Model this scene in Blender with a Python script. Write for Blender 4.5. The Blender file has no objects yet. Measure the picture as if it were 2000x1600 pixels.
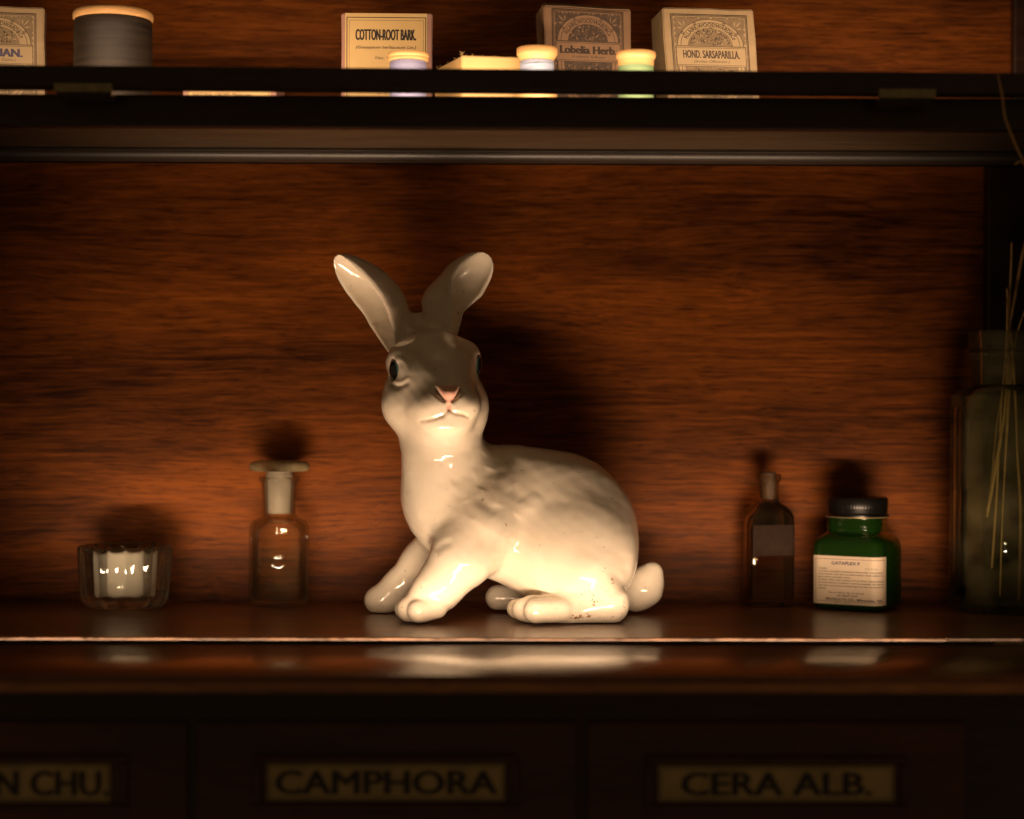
import bpy, bmesh, math, random
import numpy as np
from mathutils import Vector, Matrix

random.seed(7)
rng = np.random.default_rng(11)
SC = bpy.context.scene
COL = SC.collection

# ----------------------------------------------------------------------------
# CAMERA, WORLD, LAMPS, EXPOSURE
# world: z = 0 is the top of the lower shelf, +y runs into the cabinet, metres
# ----------------------------------------------------------------------------
FPX = 3722.0                         # focal length in pixels of the 2000 px photograph
CAM = np.array([0.0, -1.4, 0.158])
YAW, ROLL = 0.012, 0.0028
fwd = np.array([math.sin(YAW), math.cos(YAW), 0.0])
r0 = np.array([math.cos(YAW), -math.sin(YAW), 0.0])
u0 = np.array([0.0, 0.0, 1.0])
right = r0 * math.cos(ROLL) + u0 * math.sin(ROLL)
up = u0 * math.cos(ROLL) - r0 * math.sin(ROLL)

cam_data = bpy.data.cameras.new('camera')
cam = bpy.data.objects.new('camera', cam_data)
COL.objects.link(cam)
R = Matrix(((right[0], up[0], -fwd[0]), (right[1], up[1], -fwd[1]), (right[2], up[2], -fwd[2])))
cam.matrix_world = Matrix.Translation(Vector(CAM)) @ R.to_4x4()
cam_data.sensor_width = 36.0
cam_data.lens = FPX * 36.0 / 2000.0
cam_data.clip_start = 0.05
cam_data.clip_end = 30.0
cam_data.dof.use_dof = True
cam_data.dof.focus_distance = 1.425
cam_data.dof.aperture_fstop = 2.9
cam_data.dof.aperture_blades = 0
SC.camera = cam

world = bpy.data.worlds.new('World')
SC.world = world
world.use_nodes = True
bg = world.node_tree.nodes['Background']
bg.inputs[0].default_value = (1.0, 0.62, 0.30, 1.0)
bg.inputs[1].default_value = 0.07

def strip_lamp(name, loc, tilt, length, height, power, spread, color=(1.0, 0.67, 0.43)):
    L = bpy.data.lights.new(name, 'AREA')
    L.shape = 'RECTANGLE'
    L.size, L.size_y = length, height
    L.energy = power
    L.color = color
    L.spread = math.radians(spread)
    o = bpy.data.objects.new(name, L)
    COL.objects.link(o)
    o.location = loc
    o.rotation_euler = (math.radians(90 + tilt), 0, 0)     # faces +y, tilted up
    return o

for tilt, watts, length in ((10, 0.28, 0.72), (30, 0.21, 0.80), (51, 0.19, 0.68), (72, 0.33, 0.56)):   # rows of diodes in the slot behind the channel bar
    strip_lamp('strip_lamp', (0.01, -0.0945, -0.0009), tilt, length, 0.003, watts * 0.92, 46)
strip_lamp('strip_lamp', (0.02, -0.074, 0.3772), 26, 0.78, 0.005, 0.80, 140)

SC.view_settings.view_transform = 'Standard'
SC.view_settings.look = 'None'
SC.view_settings.exposure = 0.0
SC.view_settings.gamma = 1.0
SC.view_settings.use_curve_mapping = False
SC.render.engine = 'CYCLES'
SC.cycles.use_denoising = True
SC.cycles.max_bounces = 14
SC.cycles.transmission_bounces = 12
SC.cycles.transparent_max_bounces = 24
SC.cycles.sample_clamp_indirect = 4.0
SC.cycles.blur_glossy = 0.6

# ----------------------------------------------------------------------------
# HELPERS
# ----------------------------------------------------------------------------
def P(px, py, d):
    """pixel of the photograph -> point on the plane y = d - 1.4"""
    v = fwd * FPX + right * (px - 1000.0) + up * (800.0 - py)
    t = d / v[1]
    return CAM + v * t

def project(p):
    q = p - CAM
    z = q @ fwd
    return 1000.0 + FPX * (q @ right) / z, 800.0 - FPX * (q @ up) / z

ORIGIN = {}

def link(o, parent=None):
    COL.objects.link(o)
    if parent is not None:
        o.parent = parent
    return o

def thing(name, label, cat, loc=(0, 0, 0), group=None):
    o = bpy.data.objects.new(name, None)
    o.empty_display_size = 0.02
    o.location = loc
    COL.objects.link(o)
    ORIGIN[o.name] = np.array(loc, float)
    o['label'] = label
    o['category'] = cat
    if group:
        o['group'] = group
    return o

def tag(o, label, cat, group=None):
    o['label'] = label
    o['category'] = cat
    if group:
        o['group'] = group
    return o

def mesh_obj(name, verts, faces, mats, parent=None, midx=None, smooth=True, origin=None):
    """one mesh object from world-space verts"""
    verts = np.asarray(verts, float).reshape(-1, 3)
    if parent is not None:
        org = ORIGIN[parent.name]
    else:
        org = np.zeros(3) if origin is None else np.asarray(origin, float)
    me = bpy.data.meshes.new(name)
    me.from_pydata((verts - org).tolist(), [], [list(map(int, f)) for f in faces])
    if not isinstance(mats, (list, tuple)):
        mats = [mats]
    for m in mats:
        me.materials.append(m)
    if midx is not None:
        me.polygons.foreach_set('material_index', np.asarray(midx, np.int32))
    me.polygons.foreach_set('use_smooth', [bool(smooth)] * len(me.polygons))
    me.update()
    o = bpy.data.objects.new(name, me)
    link(o, parent)
    if parent is None:
        o.location = org
    ORIGIN[o.name] = org
    return o

def bm_obj(name, bm, mats, parent=None, smooth=False, origin=None):
    bm.verts.index_update()
    vs = [tuple(v.co) for v in bm.verts]
    fs = [[v.index for v in f.verts] for f in bm.faces]
    mi = [f.material_index for f in bm.faces]
    bm.free()
    return mesh_obj(name, vs, fs, mats, parent, mi, smooth, origin)

def sharp(o, deg=35):
    me = o.data
    bm = bmesh.new(); bm.from_mesh(me)
    for e in bm.edges:
        if len(e.link_faces) == 2:
            e.smooth = e.calc_face_angle(0) < math.radians(deg)
    bm.to_mesh(me); bm.free()
    return o

def box_bm(x0, x1, y0, y1, z0, z1, bev=0.0, seg=2, bm=None):
    b = bmesh.new()
    bmesh.ops.create_cube(b, size=1.0)
    for v in b.verts:
        v.co = Vector(((x0 + x1) / 2 + v.co.x * (x1 - x0), (y0 + y1) / 2 + v.co.y * (y1 - y0), (z0 + z1) / 2 + v.co.z * (z1 - z0)))
    if bev > 0:
        bmesh.ops.bevel(b, geom=b.edges[:], offset=bev, segments=seg, affect='EDGES', profile=0.5)
    if bm is None:
        return b
    me = bpy.data.meshes.new('tmp'); b.to_mesh(me); b.free()
    bm.from_mesh(me); bpy.data.meshes.remove(me)
    return bm

def lathe(profile, seg=64, center=(0, 0, 0), radius_fn=None):
    """profile: list of (r, z); returns verts, faces (closed at r = 0 ends)"""
    vs, fs = [], []
    rings = []
    for (r, z) in profile:
        if r <= 1e-7:
            rings.append([len(vs)]); vs.append((center[0], center[1], center[2] + z))
        else:
            ring = []
            for k in range(seg):
                a = 2 * math.pi * k / seg
                rr = r if radius_fn is None else radius_fn(r, z, a)
                ring.append(len(vs))
                vs.append((center[0] + rr * math.cos(a), center[1] + rr * math.sin(a), center[2] + z))
            rings.append(ring)
    for A, B in zip(rings[:-1], rings[1:]):
        if len(A) == 1 and len(B) == 1:
            continue
        for k in range(seg):
            k2 = (k + 1) % seg
            if len(A) == 1:
                fs.append((A[0], B[k2], B[k]))
            elif len(B) == 1:
                fs.append((A[k], A[k2], B[0]))
            else:
                fs.append((A[k], A[k2], B[k2], B[k]))
    return vs, fs

def loft(sections):
    """sections: list of (N,3) rings, capped at both ends"""
    vs, fs = [], []
    n = len(sections[0])
    for s in sections:
        vs.extend([tuple(p) for p in s])
    for i in range(len(sections) - 1):
        for k in range(n):
            k2 = (k + 1) % n
            fs.append((i * n + k, i * n + k2, (i + 1) * n + k2, (i + 1) * n + k))
    fs.append(tuple(range(n - 1, -1, -1)))
    m = (len(sections) - 1) * n
    fs.append(tuple(range(m, m + n)))
    return vs, fs

def catmull(pts, n=10):
    pts = [np.asarray(p, float) for p in pts]
    out = []
    for i in range(len(pts) - 1):
        p0 = pts[max(i - 1, 0)]; p1 = pts[i]; p2 = pts[i + 1]; p3 = pts[min(i + 2, len(pts) - 1)]
        for k in range(n):
            t = k / n
            out.append(0.5 * ((2 * p1) + (-p0 + p2) * t + (2 * p0 - 5 * p1 + 4 * p2 - p3) * t * t + (-p0 + 3 * p1 - 3 * p2 + p3) * t ** 3))
    out.append(pts[-1])
    return out

def tube(pts, radius, seg=8):
    pts = [np.asarray(p, float) for p in pts]
    secs = []
    ref = np.array([0.0, 1.0, 0.02])
    for i, p in enumerate(pts):
        t = pts[min(i + 1, len(pts) - 1)] - pts[max(i - 1, 0)]
        t /= np.linalg.norm(t) + 1e-12
        a = np.cross(t, ref); a /= np.linalg.norm(a) + 1e-12
        b = np.cross(a, t)
        r = radius(i / (len(pts) - 1)) if callable(radius) else radius
        secs.append([p + r * (math.cos(2 * math.pi * k / seg) * a + math.sin(2 * math.pi * k / seg) * b) for k in range(seg)])
    return loft(secs)

def merge(*parts):
    vs, fs = [], []
    for v, f in parts:
        o = len(vs)
        vs.extend([tuple(p) for p in v])
        fs.extend([tuple(i + o for i in q) for q in f])
    return vs, fs

# ----------------------------------------------------------------------------
# MATERIALS
# ----------------------------------------------------------------------------
def new_mat(name):
    m = bpy.data.materials.new(name)
    m.use_nodes = True
    nt = m.node_tree
    b = nt.nodes['Principled BSDF']
    return m, nt, b

def nd(nt, typ, **kw):
    n = nt.nodes.new(typ)
    for k, v in kw.items():
        if k in n.inputs:
            n.inputs[k].default_value = v
        else:
            setattr(n, k, v)
    return n

def ramp(nt, fac, stops):
    r = nt.nodes.new('ShaderNodeValToRGB')
    el = r.color_ramp.elements
    while len(el) < len(stops):
        el.new(0.5)
    for e, (p, c) in zip(el, stops):
        e.position = p
        e.color = (*c, 1.0) if len(c) == 3 else c
    nt.links.new(fac, r.inputs[0])
    return r

def mixc(nt, fac, a, b, mode='MIX'):
    m = nt.nodes.new('ShaderNodeMix')
    m.data_type = 'RGBA'
    m.blend_type = mode
    for i, s in ((0, fac), (6, a), (7, b)):
        if hasattr(s, 'is_linked'):
            nt.links.new(s, m.inputs[i])
        elif i == 0:
            m.inputs[0].default_value = s
        else:
            m.inputs[i].default_value = (*s, 1.0)
    return m.outputs[2]

def wood(name, dark, light, rough=0.35, coat=0.25, grain=1.0, slope=0.0, bump=0.10, spec=0.4, coat_rough=0.15, dusty=0.0):
    """grain runs along x"""
    m, nt, b = new_mat(name)
    tc = nd(nt, 'ShaderNodeTexCoord')
    warp = nd(nt, 'ShaderNodeTexNoise', Scale=4.0, Detail=3.0)
    mp0 = nd(nt, 'ShaderNodeMapping'); mp0.inputs['Scale'].default_value = (1.0, 3.0, 3.0)
    nt.links.new(tc.outputs['Object'], mp0.inputs[0]); nt.links.new(mp0.outputs[0], warp.inputs[0])
    off = nd(nt, 'ShaderNodeVectorMath', operation='MULTIPLY_ADD')
    off.inputs[1].default_value = (0, 0.02, 0.02)
    nt.links.new(warp.outputs['Color'], off.inputs[0]); nt.links.new(tc.outputs['Object'], off.inputs[2])
    def layer(sx, sz, detail, rough_n=0.6):
        mp = nd(nt, 'ShaderNodeMapping')
        mp.inputs['Rotation'].default_value = (0, slope, 0)
        mp.inputs['Scale'].default_value = (sx * grain, sz * grain, sz * grain)
        nt.links.new(off.outputs[0], mp.inputs[0])
        n = nd(nt, 'ShaderNodeTexNoise', Scale=1.0, Detail=detail, Roughness=rough_n)
        nt.links.new(mp.outputs[0], n.inputs[0])
        return n.outputs['Fac']
    big = layer(2.6, 10.0, 6)
    mid = layer(8.0, 270.0, 6)
    fine = layer(22.0, 820.0, 4)
    pore = layer(45.0, 800.0, 2)
    def mad(a, mul, c):
        x = nd(nt, 'ShaderNodeMath', operation='MULTIPLY_ADD')
        nt.links.new(a, x.inputs[0]); x.inputs[1].default_value = mul
        if hasattr(c, 'is_linked'):
            nt.links.new(c, x.inputs[2])
        else:
            x.inputs[2].default_value = c
        return x.outputs[0]
    s = mad(big, 0.95, mad(mid, 0.50, mad(fine, 0.55, -0.50)))
    mid_c = tuple(0.5 * (p + q) * 0.85 for p, q in zip(dark, light))
    rp = ramp(nt, s, [(0.28, dark), (0.5, mid_c), (0.74, light)])
    pr = ramp(nt, pore, [(0.34, (0.38, 0.34, 0.32)), (0.46, (1, 1, 1))])
    col = mixc(nt, 0.8, rp.outputs[0], pr.outputs[0], 'MULTIPLY')
    if dusty > 0:
        ds = nd(nt, 'ShaderNodeTexNoise', Scale=900.0, Detail=2.0); nt.links.new(tc.outputs['Object'], ds.inputs[0])
        dp = nd(nt, 'ShaderNodeTexNoise', Scale=22.0, Detail=5.0, Roughness=0.7); nt.links.new(tc.outputs['Object'], dp.inputs[0])
        d1 = ramp(nt, ds.outputs['Fac'], [(0.60, (0, 0, 0)), (0.72, (1, 1, 1))])
        d2 = ramp(nt, dp.outputs['Fac'], [(0.40, (0.15, 0.15, 0.15)), (0.66, (1, 1, 1))])
        col = mixc(nt, mad(d2.outputs[0], 0.35 * dusty, 0.0), col, (0.30, 0.22, 0.14))
        sp = nd(nt, 'ShaderNodeMath', operation='MULTIPLY'); nt.links.new(d1.outputs[0], sp.inputs[0]); nt.links.new(d2.outputs[0], sp.inputs[1])
        col = mixc(nt, mad(sp.outputs[0], 0.6 * dusty, 0.0), col, (0.55, 0.45, 0.33))
    nt.links.new(col, b.inputs['Base Color'])
    rr = mad(mid, 0.25, rough - 0.12)
    nt.links.new(rr, b.inputs['Roughness'])
    b.inputs['Specular IOR Level'].default_value = spec
    b.inputs['Coat Weight'].default_value = coat
    b.inputs['Coat Roughness'].default_value = coat_rough
    bp = nd(nt, 'ShaderNodeBump', Strength=bump, Distance=0.0006)
    nt.links.new(mad(pore, 0.5, fine), bp.inputs['Height'])
    nt.links.new(bp.outputs[0], b.inputs['Normal'])
    return m

def plain(name, col, rough=0.5, spec=0.5, metal=0.0, coat=0.0, var=0.0, vscale=60.0, bump=0.0, bscale=400.0, vstretch=(1, 1, 1)):
    m, nt, b = new_mat(name)
    b.inputs['Roughness'].default_value = rough
    b.inputs['Specular IOR Level'].default_value = spec
    b.inputs['Metallic'].default_value = metal
    b.inputs['Coat Weight'].default_value = coat
    tc = nd(nt, 'ShaderNodeTexCoord')
    mp = nd(nt, 'ShaderNodeMapping'); mp.inputs['Scale'].default_value = vstretch
    nt.links.new(tc.outputs['Object'], mp.inputs[0])
    n = nd(nt, 'ShaderNodeTexNoise', Scale=vscale, Detail=5.0, Roughness=0.65)
    nt.links.new(mp.outputs[0], n.inputs[0])
    lo = tuple(max(0, c * (1 - var)) for c in col); hi = tuple(min(1, c * (1 + var)) for c in col)
    rp = ramp(nt, n.outputs['Fac'], [(0.3, lo), (0.7, hi)])
    nt.links.new(rp.outputs[0], b.inputs['Base Color'])
    if bump > 0:
        n2 = nd(nt, 'ShaderNodeTexNoise', Scale=bscale, Detail=3.0)
        nt.links.new(mp.outputs[0], n2.inputs[0])
        bp = nd(nt, 'ShaderNodeBump', Strength=bump, Distance=0.0005)
        nt.links.new(n2.outputs['Fac'], bp.inputs['Height'])
        nt.links.new(bp.outputs[0], b.inputs['Normal'])
    return m

def glass(name, tint, rough=0.02, thick=0.0, ior=1.5, wob=0.15, wscale=55.0, dust_glow=0.012, edge=0.96, gloss=0.65):
    """thin-walled glass: clear transmission that darkens at grazing angles, mirror gloss by Fresnel, optional solid
    refraction for thick pieces, and a diffuse film for dusty glass and for brightness put into dark pieces"""
    m, nt, b = new_mat(name)
    tc = nd(nt, 'ShaderNodeTexCoord')
    n = nd(nt, 'ShaderNodeTexNoise', Scale=wscale, Detail=2.0)
    nt.links.new(tc.outputs['Object'], n.inputs[0])
    bp = nd(nt, 'ShaderNodeBump', Strength=wob, Distance=0.002)
    nt.links.new(n.outputs['Fac'], bp.inputs['Height'])
    lw = nd(nt, 'ShaderNodeLayerWeight', Blend=0.35)
    rp = ramp(nt, lw.outputs['Facing'], [(0.25, tint), (0.95, tuple(c * edge for c in tint))])
    tr = nd(nt, 'ShaderNodeBsdfTransparent'); nt.links.new(rp.outputs[0], tr.inputs[0])
    gl = nd(nt, 'ShaderNodeBsdfGlossy', Roughness=rough); nt.links.new(bp.outputs[0], gl.inputs['Normal'])
    fr = nd(nt, 'ShaderNodeFresnel', IOR=1.32); nt.links.new(bp.outputs[0], fr.inputs['Normal'])
    mx = nd(nt, 'ShaderNodeMixShader')
    fm = nd(nt, 'ShaderNodeMath', operation='MULTIPLY'); nt.links.new(fr.outputs[0], fm.inputs[0]); fm.inputs[1].default_value = gloss
    nt.links.new(fm.outputs[0], mx.inputs[0]); nt.links.new(tr.outputs[0], mx.inputs[1]); nt.links.new(gl.outputs[0], mx.inputs[2])
    last = mx
    if thick > 0:
        b.inputs['Base Color'].default_value = (*tint, 1)
        b.inputs['Transmission Weight'].default_value = 1.0
        b.inputs['IOR'].default_value = ior
        b.inputs['Roughness'].default_value = rough
        nt.links.new(bp.outputs[0], b.inputs['Normal'])
        m2 = nd(nt, 'ShaderNodeMixShader'); m2.inputs[0].default_value = thick
        nt.links.new(last.outputs[0], m2.inputs[1]); nt.links.new(b.outputs[0], m2.inputs[2]); last = m2
    n2 = nd(nt, 'ShaderNodeTexNoise', Scale=25.0, Detail=3.0); nt.links.new(tc.outputs['Object'], n2.inputs[0])
    dr = ramp(nt, n2.outputs['Fac'], [(0.35, (0, 0, 0)), (0.8, (1, 1, 1))])
    dm = nd(nt, 'ShaderNodeMath', operation='MULTIPLY'); nt.links.new(dr.outputs[0], dm.inputs[0]); dm.inputs[1].default_value = dust_glow * 2.5
    df = nd(nt, 'ShaderNodeBsdfDiffuse'); df.inputs[0].default_value = (0.5, 0.42, 0.23, 1)
    m3 = nd(nt, 'ShaderNodeMixShader')
    nt.links.new(dm.outputs[0], m3.inputs[0]); nt.links.new(last.outputs[0], m3.inputs[1]); nt.links.new(df.outputs[0], m3.inputs[2])
    nt.links.new(m3.outputs[0], nt.nodes['Material Output'].inputs['Surface'])
    return m

M = {}
M['panel'] = wood('mahogany_panel', (0.022, 0.0048, 0.0009), (0.30, 0.082, 0.0100), rough=0.5, coat=0.0, slope=0.035, spec=0.10)
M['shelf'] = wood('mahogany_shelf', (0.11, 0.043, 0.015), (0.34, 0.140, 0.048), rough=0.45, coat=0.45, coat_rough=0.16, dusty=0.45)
M['counter'] = wood('mahogany_counter', (0.08, 0.025, 0.008), (0.34, 0.12, 0.035), rough=0.3, coat=0.8, coat_rough=0.17, bump=0.04)
M['nosing'] = wood('brightened_nosing_wood', (0.20, 0.07, 0.02), (0.62, 0.26, 0.08), rough=0.35, coat=0.5, coat_rough=0.2)  # lighter than the counter: the moulding's reflected brightness is put into the colour
M['dark_wood'] = wood('blackened_wood', (0.010, 0.004, 0.002), (0.04, 0.014, 0.006), rough=0.4, coat=0.3)
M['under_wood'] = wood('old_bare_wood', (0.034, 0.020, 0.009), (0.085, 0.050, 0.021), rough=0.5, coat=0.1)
M['trim'] = wood('lacquered_trim', (0.015, 0.010, 0.007), (0.032, 0.020, 0.011), rough=0.5, coat=0.25, coat_rough=0.35)
M['drawer'] = wood('drawer_wood', (0.03, 0.008, 0.003), (0.12, 0.03, 0.011), rough=0.4, coat=0.2)
M['lip'] = plain('worn_wood_edge', (0.034, 0.016, 0.0065), rough=0.6, var=0.95, vscale=1.0, vstretch=(38, 200, 200), spec=0.3)
M['lip_dark'] = plain('unlit_edge', (0.010, 0.006, 0.004), rough=0.85, spec=0.08, var=0.4)  # right end of the edge, where the fading light is put into the colour
M['brass'] = plain('dull_brass', (0.26, 0.22, 0.11), rough=0.45, metal=0.1, var=0.25, vscale=150)
M['ivory'] = plain('ivory_card', (0.55, 0.48, 0.30), rough=0.5, var=0.15, vscale=60)
M['ink'] = plain('black_ink', (0.020, 0.016, 0.014), rough=0.6, var=0.4, vscale=900)
M['ink_soft'] = plain('worn_ink', (0.09, 0.065, 0.05), rough=0.6, var=0.3, vscale=900)
M['ink_blue'] = plain('violet_ink', (0.075, 0.06, 0.11), rough=0.6, var=0.3, vscale=900)
M['frame_red'] = plain('dark_red_paint', (0.05, 0.014, 0.008), rough=0.5, var=0.3)

# ----------------------------------------------------------------------------
# LABEL SHEETS: flat prints collected in (u, v) metres and mapped on a surface
# ----------------------------------------------------------------------------
_text_cache = {}
def text_mesh(s, bold=0.0):
    key = (s, bold)
    if key in _text_cache:
        return _text_cache[key]
    cu = bpy.data.curves.new('tmp_text', 'FONT')
    cu.body = s
    cu.size = 1.0
    cu.offset = bold
    cu.resolution_u = 3
    o = bpy.data.objects.new('tmp_text', cu)
    COL.objects.link(o)
    bpy.context.view_layer.update()
    dg = bpy.context.evaluated_depsgraph_get()
    me = bpy.data.meshes.new_from_object(o.evaluated_get(dg))
    v = np.zeros(len(me.vertices) * 3); me.vertices.foreach_get('co', v)
    v = v.reshape(-1, 3)[:, :2]
    f = [tuple(p.vertices) for p in me.polygons]
    bpy.data.objects.remove(o); bpy.data.curves.remove(cu); bpy.data.meshes.remove(me)
    _text_cache[key] = (v, f)
    return v, f

class Sheet:
    LAYER = 0.00006
    def __init__(self):
        self.v, self.f, self.m = [], [], []
    def add(self, pts, faces, mat, layer):
        o = len(self.v)
        for p in pts:
            self.v.append((p[0], p[1], layer * self.LAYER))
        for q in faces:
            self.f.append(tuple(i + o for i in q)); self.m.append(mat)
    def rect(self, u0, u1, v0, v1, mat, layer, nu=1):
        us = np.linspace(u0, u1, nu + 1)
        pts = [(u, v0) for u in us] + [(u, v1) for u in us]
        n = nu + 1
        self.add(pts, [(i, i + 1, n + i + 1, n + i) for i in range(nu)], mat, layer)
    def frame(self, u0, u1, v0, v1, w, mat, layer, nu=1):
        self.rect(u0, u1, v0, v0 + w, mat, layer, nu); self.rect(u0, u1, v1 - w, v1, mat, layer, nu)
        self.rect(u0, u0 + w, v0 + w, v1 - w, mat, layer); self.rect(u1 - w, u1, v0 + w, v1 - w, mat, layer)
    def arc(self, cu, cv, r0, r1, a0, a1, mat, layer, n=40, ey=1.0):
        pts = []
        for k in range(n + 1):
            a = math.radians(a0 + (a1 - a0) * k / n)
            pts.append((cu + r0 * math.cos(a), cv + ey * r0 * math.sin(a))); pts.append((cu + r1 * math.cos(a), cv + ey * r1 * math.sin(a)))
        self.add(pts, [(2 * k, 2 * k + 1, 2 * k + 3, 2 * k + 2) for k in range(n)], mat, layer)
    def poly(self, pts, mat, layer):
        self.add(pts, [tuple(range(len(pts)))], mat, layer)
    def text(self, s, cu, cv, width, height, mat, layer, bold=0.0, shear=0.0, arc=None, align='c'):
        """fit s into width x height (cap height), centred on (cu, cv baseline)"""
        v, f = text_mesh(s, bold)
        x0, x1 = v[:, 0].min(), v[:, 0].max()
        cap = 0.73
        p = v.copy()
        p[:, 0] = (v[:, 0] - x0) / (x1 - x0) * width
        p[:, 1] = v[:, 1] / cap * height
        p[:, 0] += shear * p[:, 1]
        if arc is not None:
            rad, ey = arc                     # bend around centre (cu, cv) at radius rad
            ang = math.pi / 2 - (p[:, 0] - width / 2) / rad
            rr = rad + p[:, 1]
            q = np.stack([cu + rr * np.cos(ang), cv + ey * rr * np.sin(ang)], 1)
        else:
            sx = {'c': cu - width / 2, 'l': cu, 'r': cu - width}[align]
            q = np.stack([sx + p[:, 0], cv + p[:, 1]], 1)
        self.add(q.tolist(), f, mat, layer)
    def serif(self, s, cu, cv, width, height, mat, layer, bold=0.03, shear=0.0, arc=None):
        self.text(s, cu, cv, width, height, mat, layer, bold, shear, arc)
    def build(self, name, mats, parent, fn):
        vs = [fn(*p) for p in self.v]
        o = mesh_obj(name, vs, self.f, mats, parent, self.m, smooth=False)
        return o

# ----------------------------------------------------------------------------
# THE CABINET: back panel, shelves, counter, door rail, drawers
# ----------------------------------------------------------------------------
XL, XR = -0.62, 0.452
YF, YB = -0.084, 0.165            # lower shelf front edge, back panel
ZU = 0.158 + 0.2135               # top of the upper shelf
cab = thing('apothecary_cabinet', 'dark red brown wooden apothecary cabinet with two open shelves above labelled drawers', 'cabinet', (0, 0, 0))

bm_obj('back_panel', box_bm(XL, XR, YB, YB + 0.012, -0.02, 0.62), M['panel'], cab)
# lower shelf; its front edge stands a few millimetres above the counter
bm_obj('shelf', box_bm(XL, XR, YF + 0.003, YB - 0.0005, -0.02, 0.0), M['shelf'], cab)
lip_secs = []
r = random.Random(21)
nl = 260
for k in range(nl + 1):                                  # rubbed, slightly chipped front edge
    x = XL + (XR - 0.135 - XL) * k / nl
    w1 = 0.5 + 0.5 * math.sin(31 * x + 2.0 * math.sin(57 * x))
    top = 0.0004 - 0.00035 * r.random() ** 2 - 0.00030 * w1 - (0.0006 if r.random() < 0.05 else 0.0)
    fy = YF - 0.0010 + 0.0004 * r.random() * w1
    lip_secs.append([(x, fy, -0.0019), (x, YF + 0.0028, -0.0019), (x, YF + 0.0028, max(top, 0.0001)), (x, YF + 0.0006, top), (x, fy + 0.0004, top - 0.0003), (x, fy, top - 0.0008)])
vs, fs = loft(lip_secs)
sharp(mesh_obj('edge_strip', vs, fs, M['lip'], cab), 50)
sharp(bm_obj('edge_strip', box_bm(XR - 0.1345, XR, YF - 0.0010, YF + 0.0028, -0.0019, 0.0003, 0.0007, 2), M['lip_dark'], cab, smooth=True))
# counter, nosing and cove below it
ZC = -0.0022
cb = box_bm(XL, XR + 0.05, -0.2530, -0.0988, ZC - 0.0034, ZC, 0.0006, 2)
sharp(bm_obj('counter', cb, M['counter'], cab, smooth=True))
# dark channel bar that hides the lamp strip from the front, and the floor of the slot behind it
bm_obj('lamp_channel', box_bm(XL, XR, -0.0985, -0.0966, -0.0070, 0.0000, 0.0004, 1), M['dark_wood'], cab)
bm_obj('slot_floor', box_bm(XL, XR, -0.0964, YF + 0.0028, -0.0120, -0.0072), M['dark_wood'], cab)
cv = box_bm(XL, XR + 0.05, -0.2570, -0.20, -0.0125, -0.0059, 0.0028, 4)
sharp(bm_obj('moulding', cv, M['nosing'], cab, smooth=True))
fr = box_bm(XL, XR + 0.05, -0.2250, -0.19, -0.20, -0.0128)
bm_obj('drawer_frame', fr, M['dark_wood'], cab)
# upper shelf: fascia, board, cove at the back
bm_obj('fascia', box_bm(XL, XR, -0.100, -0.088, ZU - 0.0215, ZU + 0.0003, 0.0012, 2), M['dark_wood'], cab)
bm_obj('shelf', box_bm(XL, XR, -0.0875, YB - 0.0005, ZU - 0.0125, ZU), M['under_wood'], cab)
pr = [(0.0, 0.0), (-0.0135, 0.0), (-0.0135, -0.0018)]
for k in range(9):
    a = math.pi / 2 * k / 8
    pr.append((-0.0115 * math.cos(a), -0.0022 - 0.0075 * math.sin(a)))
pr.append((0.0, -0.0105))
zt = ZU - 0.0126
secs = [[(x, 0.0815 + p[0], zt + p[1]) for p in pr] for x in (XL, XR - 0.0005)]
vs, fs = loft(secs)
sharp(mesh_obj('moulding', vs, fs, M['trim'], cab), 40)
# corner post and side panel on the right
bm_obj('corner_post', box_bm(XR - 0.046, XR, YB - 0.016, YB - 0.0008, 0.0006, ZU - 0.0130, 0.002, 2), M['dark_wood'], cab)
bm_obj('corner_post', box_bm(XR - 0.024, XR, YB - 0.012, YB - 0.0008, ZU + 0.0006, 0.62, 0.002, 2), M['dark_wood'], cab)
bm_obj('side_panel', box_bm(XR + 0.0006, XR + 0.018, -0.0875, YB + 0.012, 0.0006, 0.62), M['dark_wood'], cab)
# bottom rail of the upper door with its two hinges
zr = 0.158
rail = box_bm(XL, XR + 0.018, -0.124, -0.106, zr + 0.2145, zr + 0.2288, 0.0012, 2)
for vtx in rail.verts:
    vtx.co.z -= 0.0006 + 0.0030 * vtx.co.x
bm_obj('door_rail', rail, M['dark_wood'], cab)
railo = cab.children[-1] if False else bpy.data.objects['door_rail']
for (xa, xb, ya, yb) in ((105, 218, 163, 179), (1717, 1828, 174, 191)):
    p0 = P(xa, yb, 1.272); p1 = P(xb, ya, 1.272)
    h = box_bm(p0[0], p1[0], -0.1285, -0.1243, p0[2], p1[2], 0.0006, 2)
    hb = box_bm(p0[0] + 0.001, p1[0] - 0.001, -0.1240, -0.1035, p0[2] - 0.003, p0[2] + 0.0012, 0.0004, 1)
    bm_obj('hinge', h, M['brass'], railo)
    bm_obj('hinge_leaf', hb, M['dark_wood'], railo)

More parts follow.
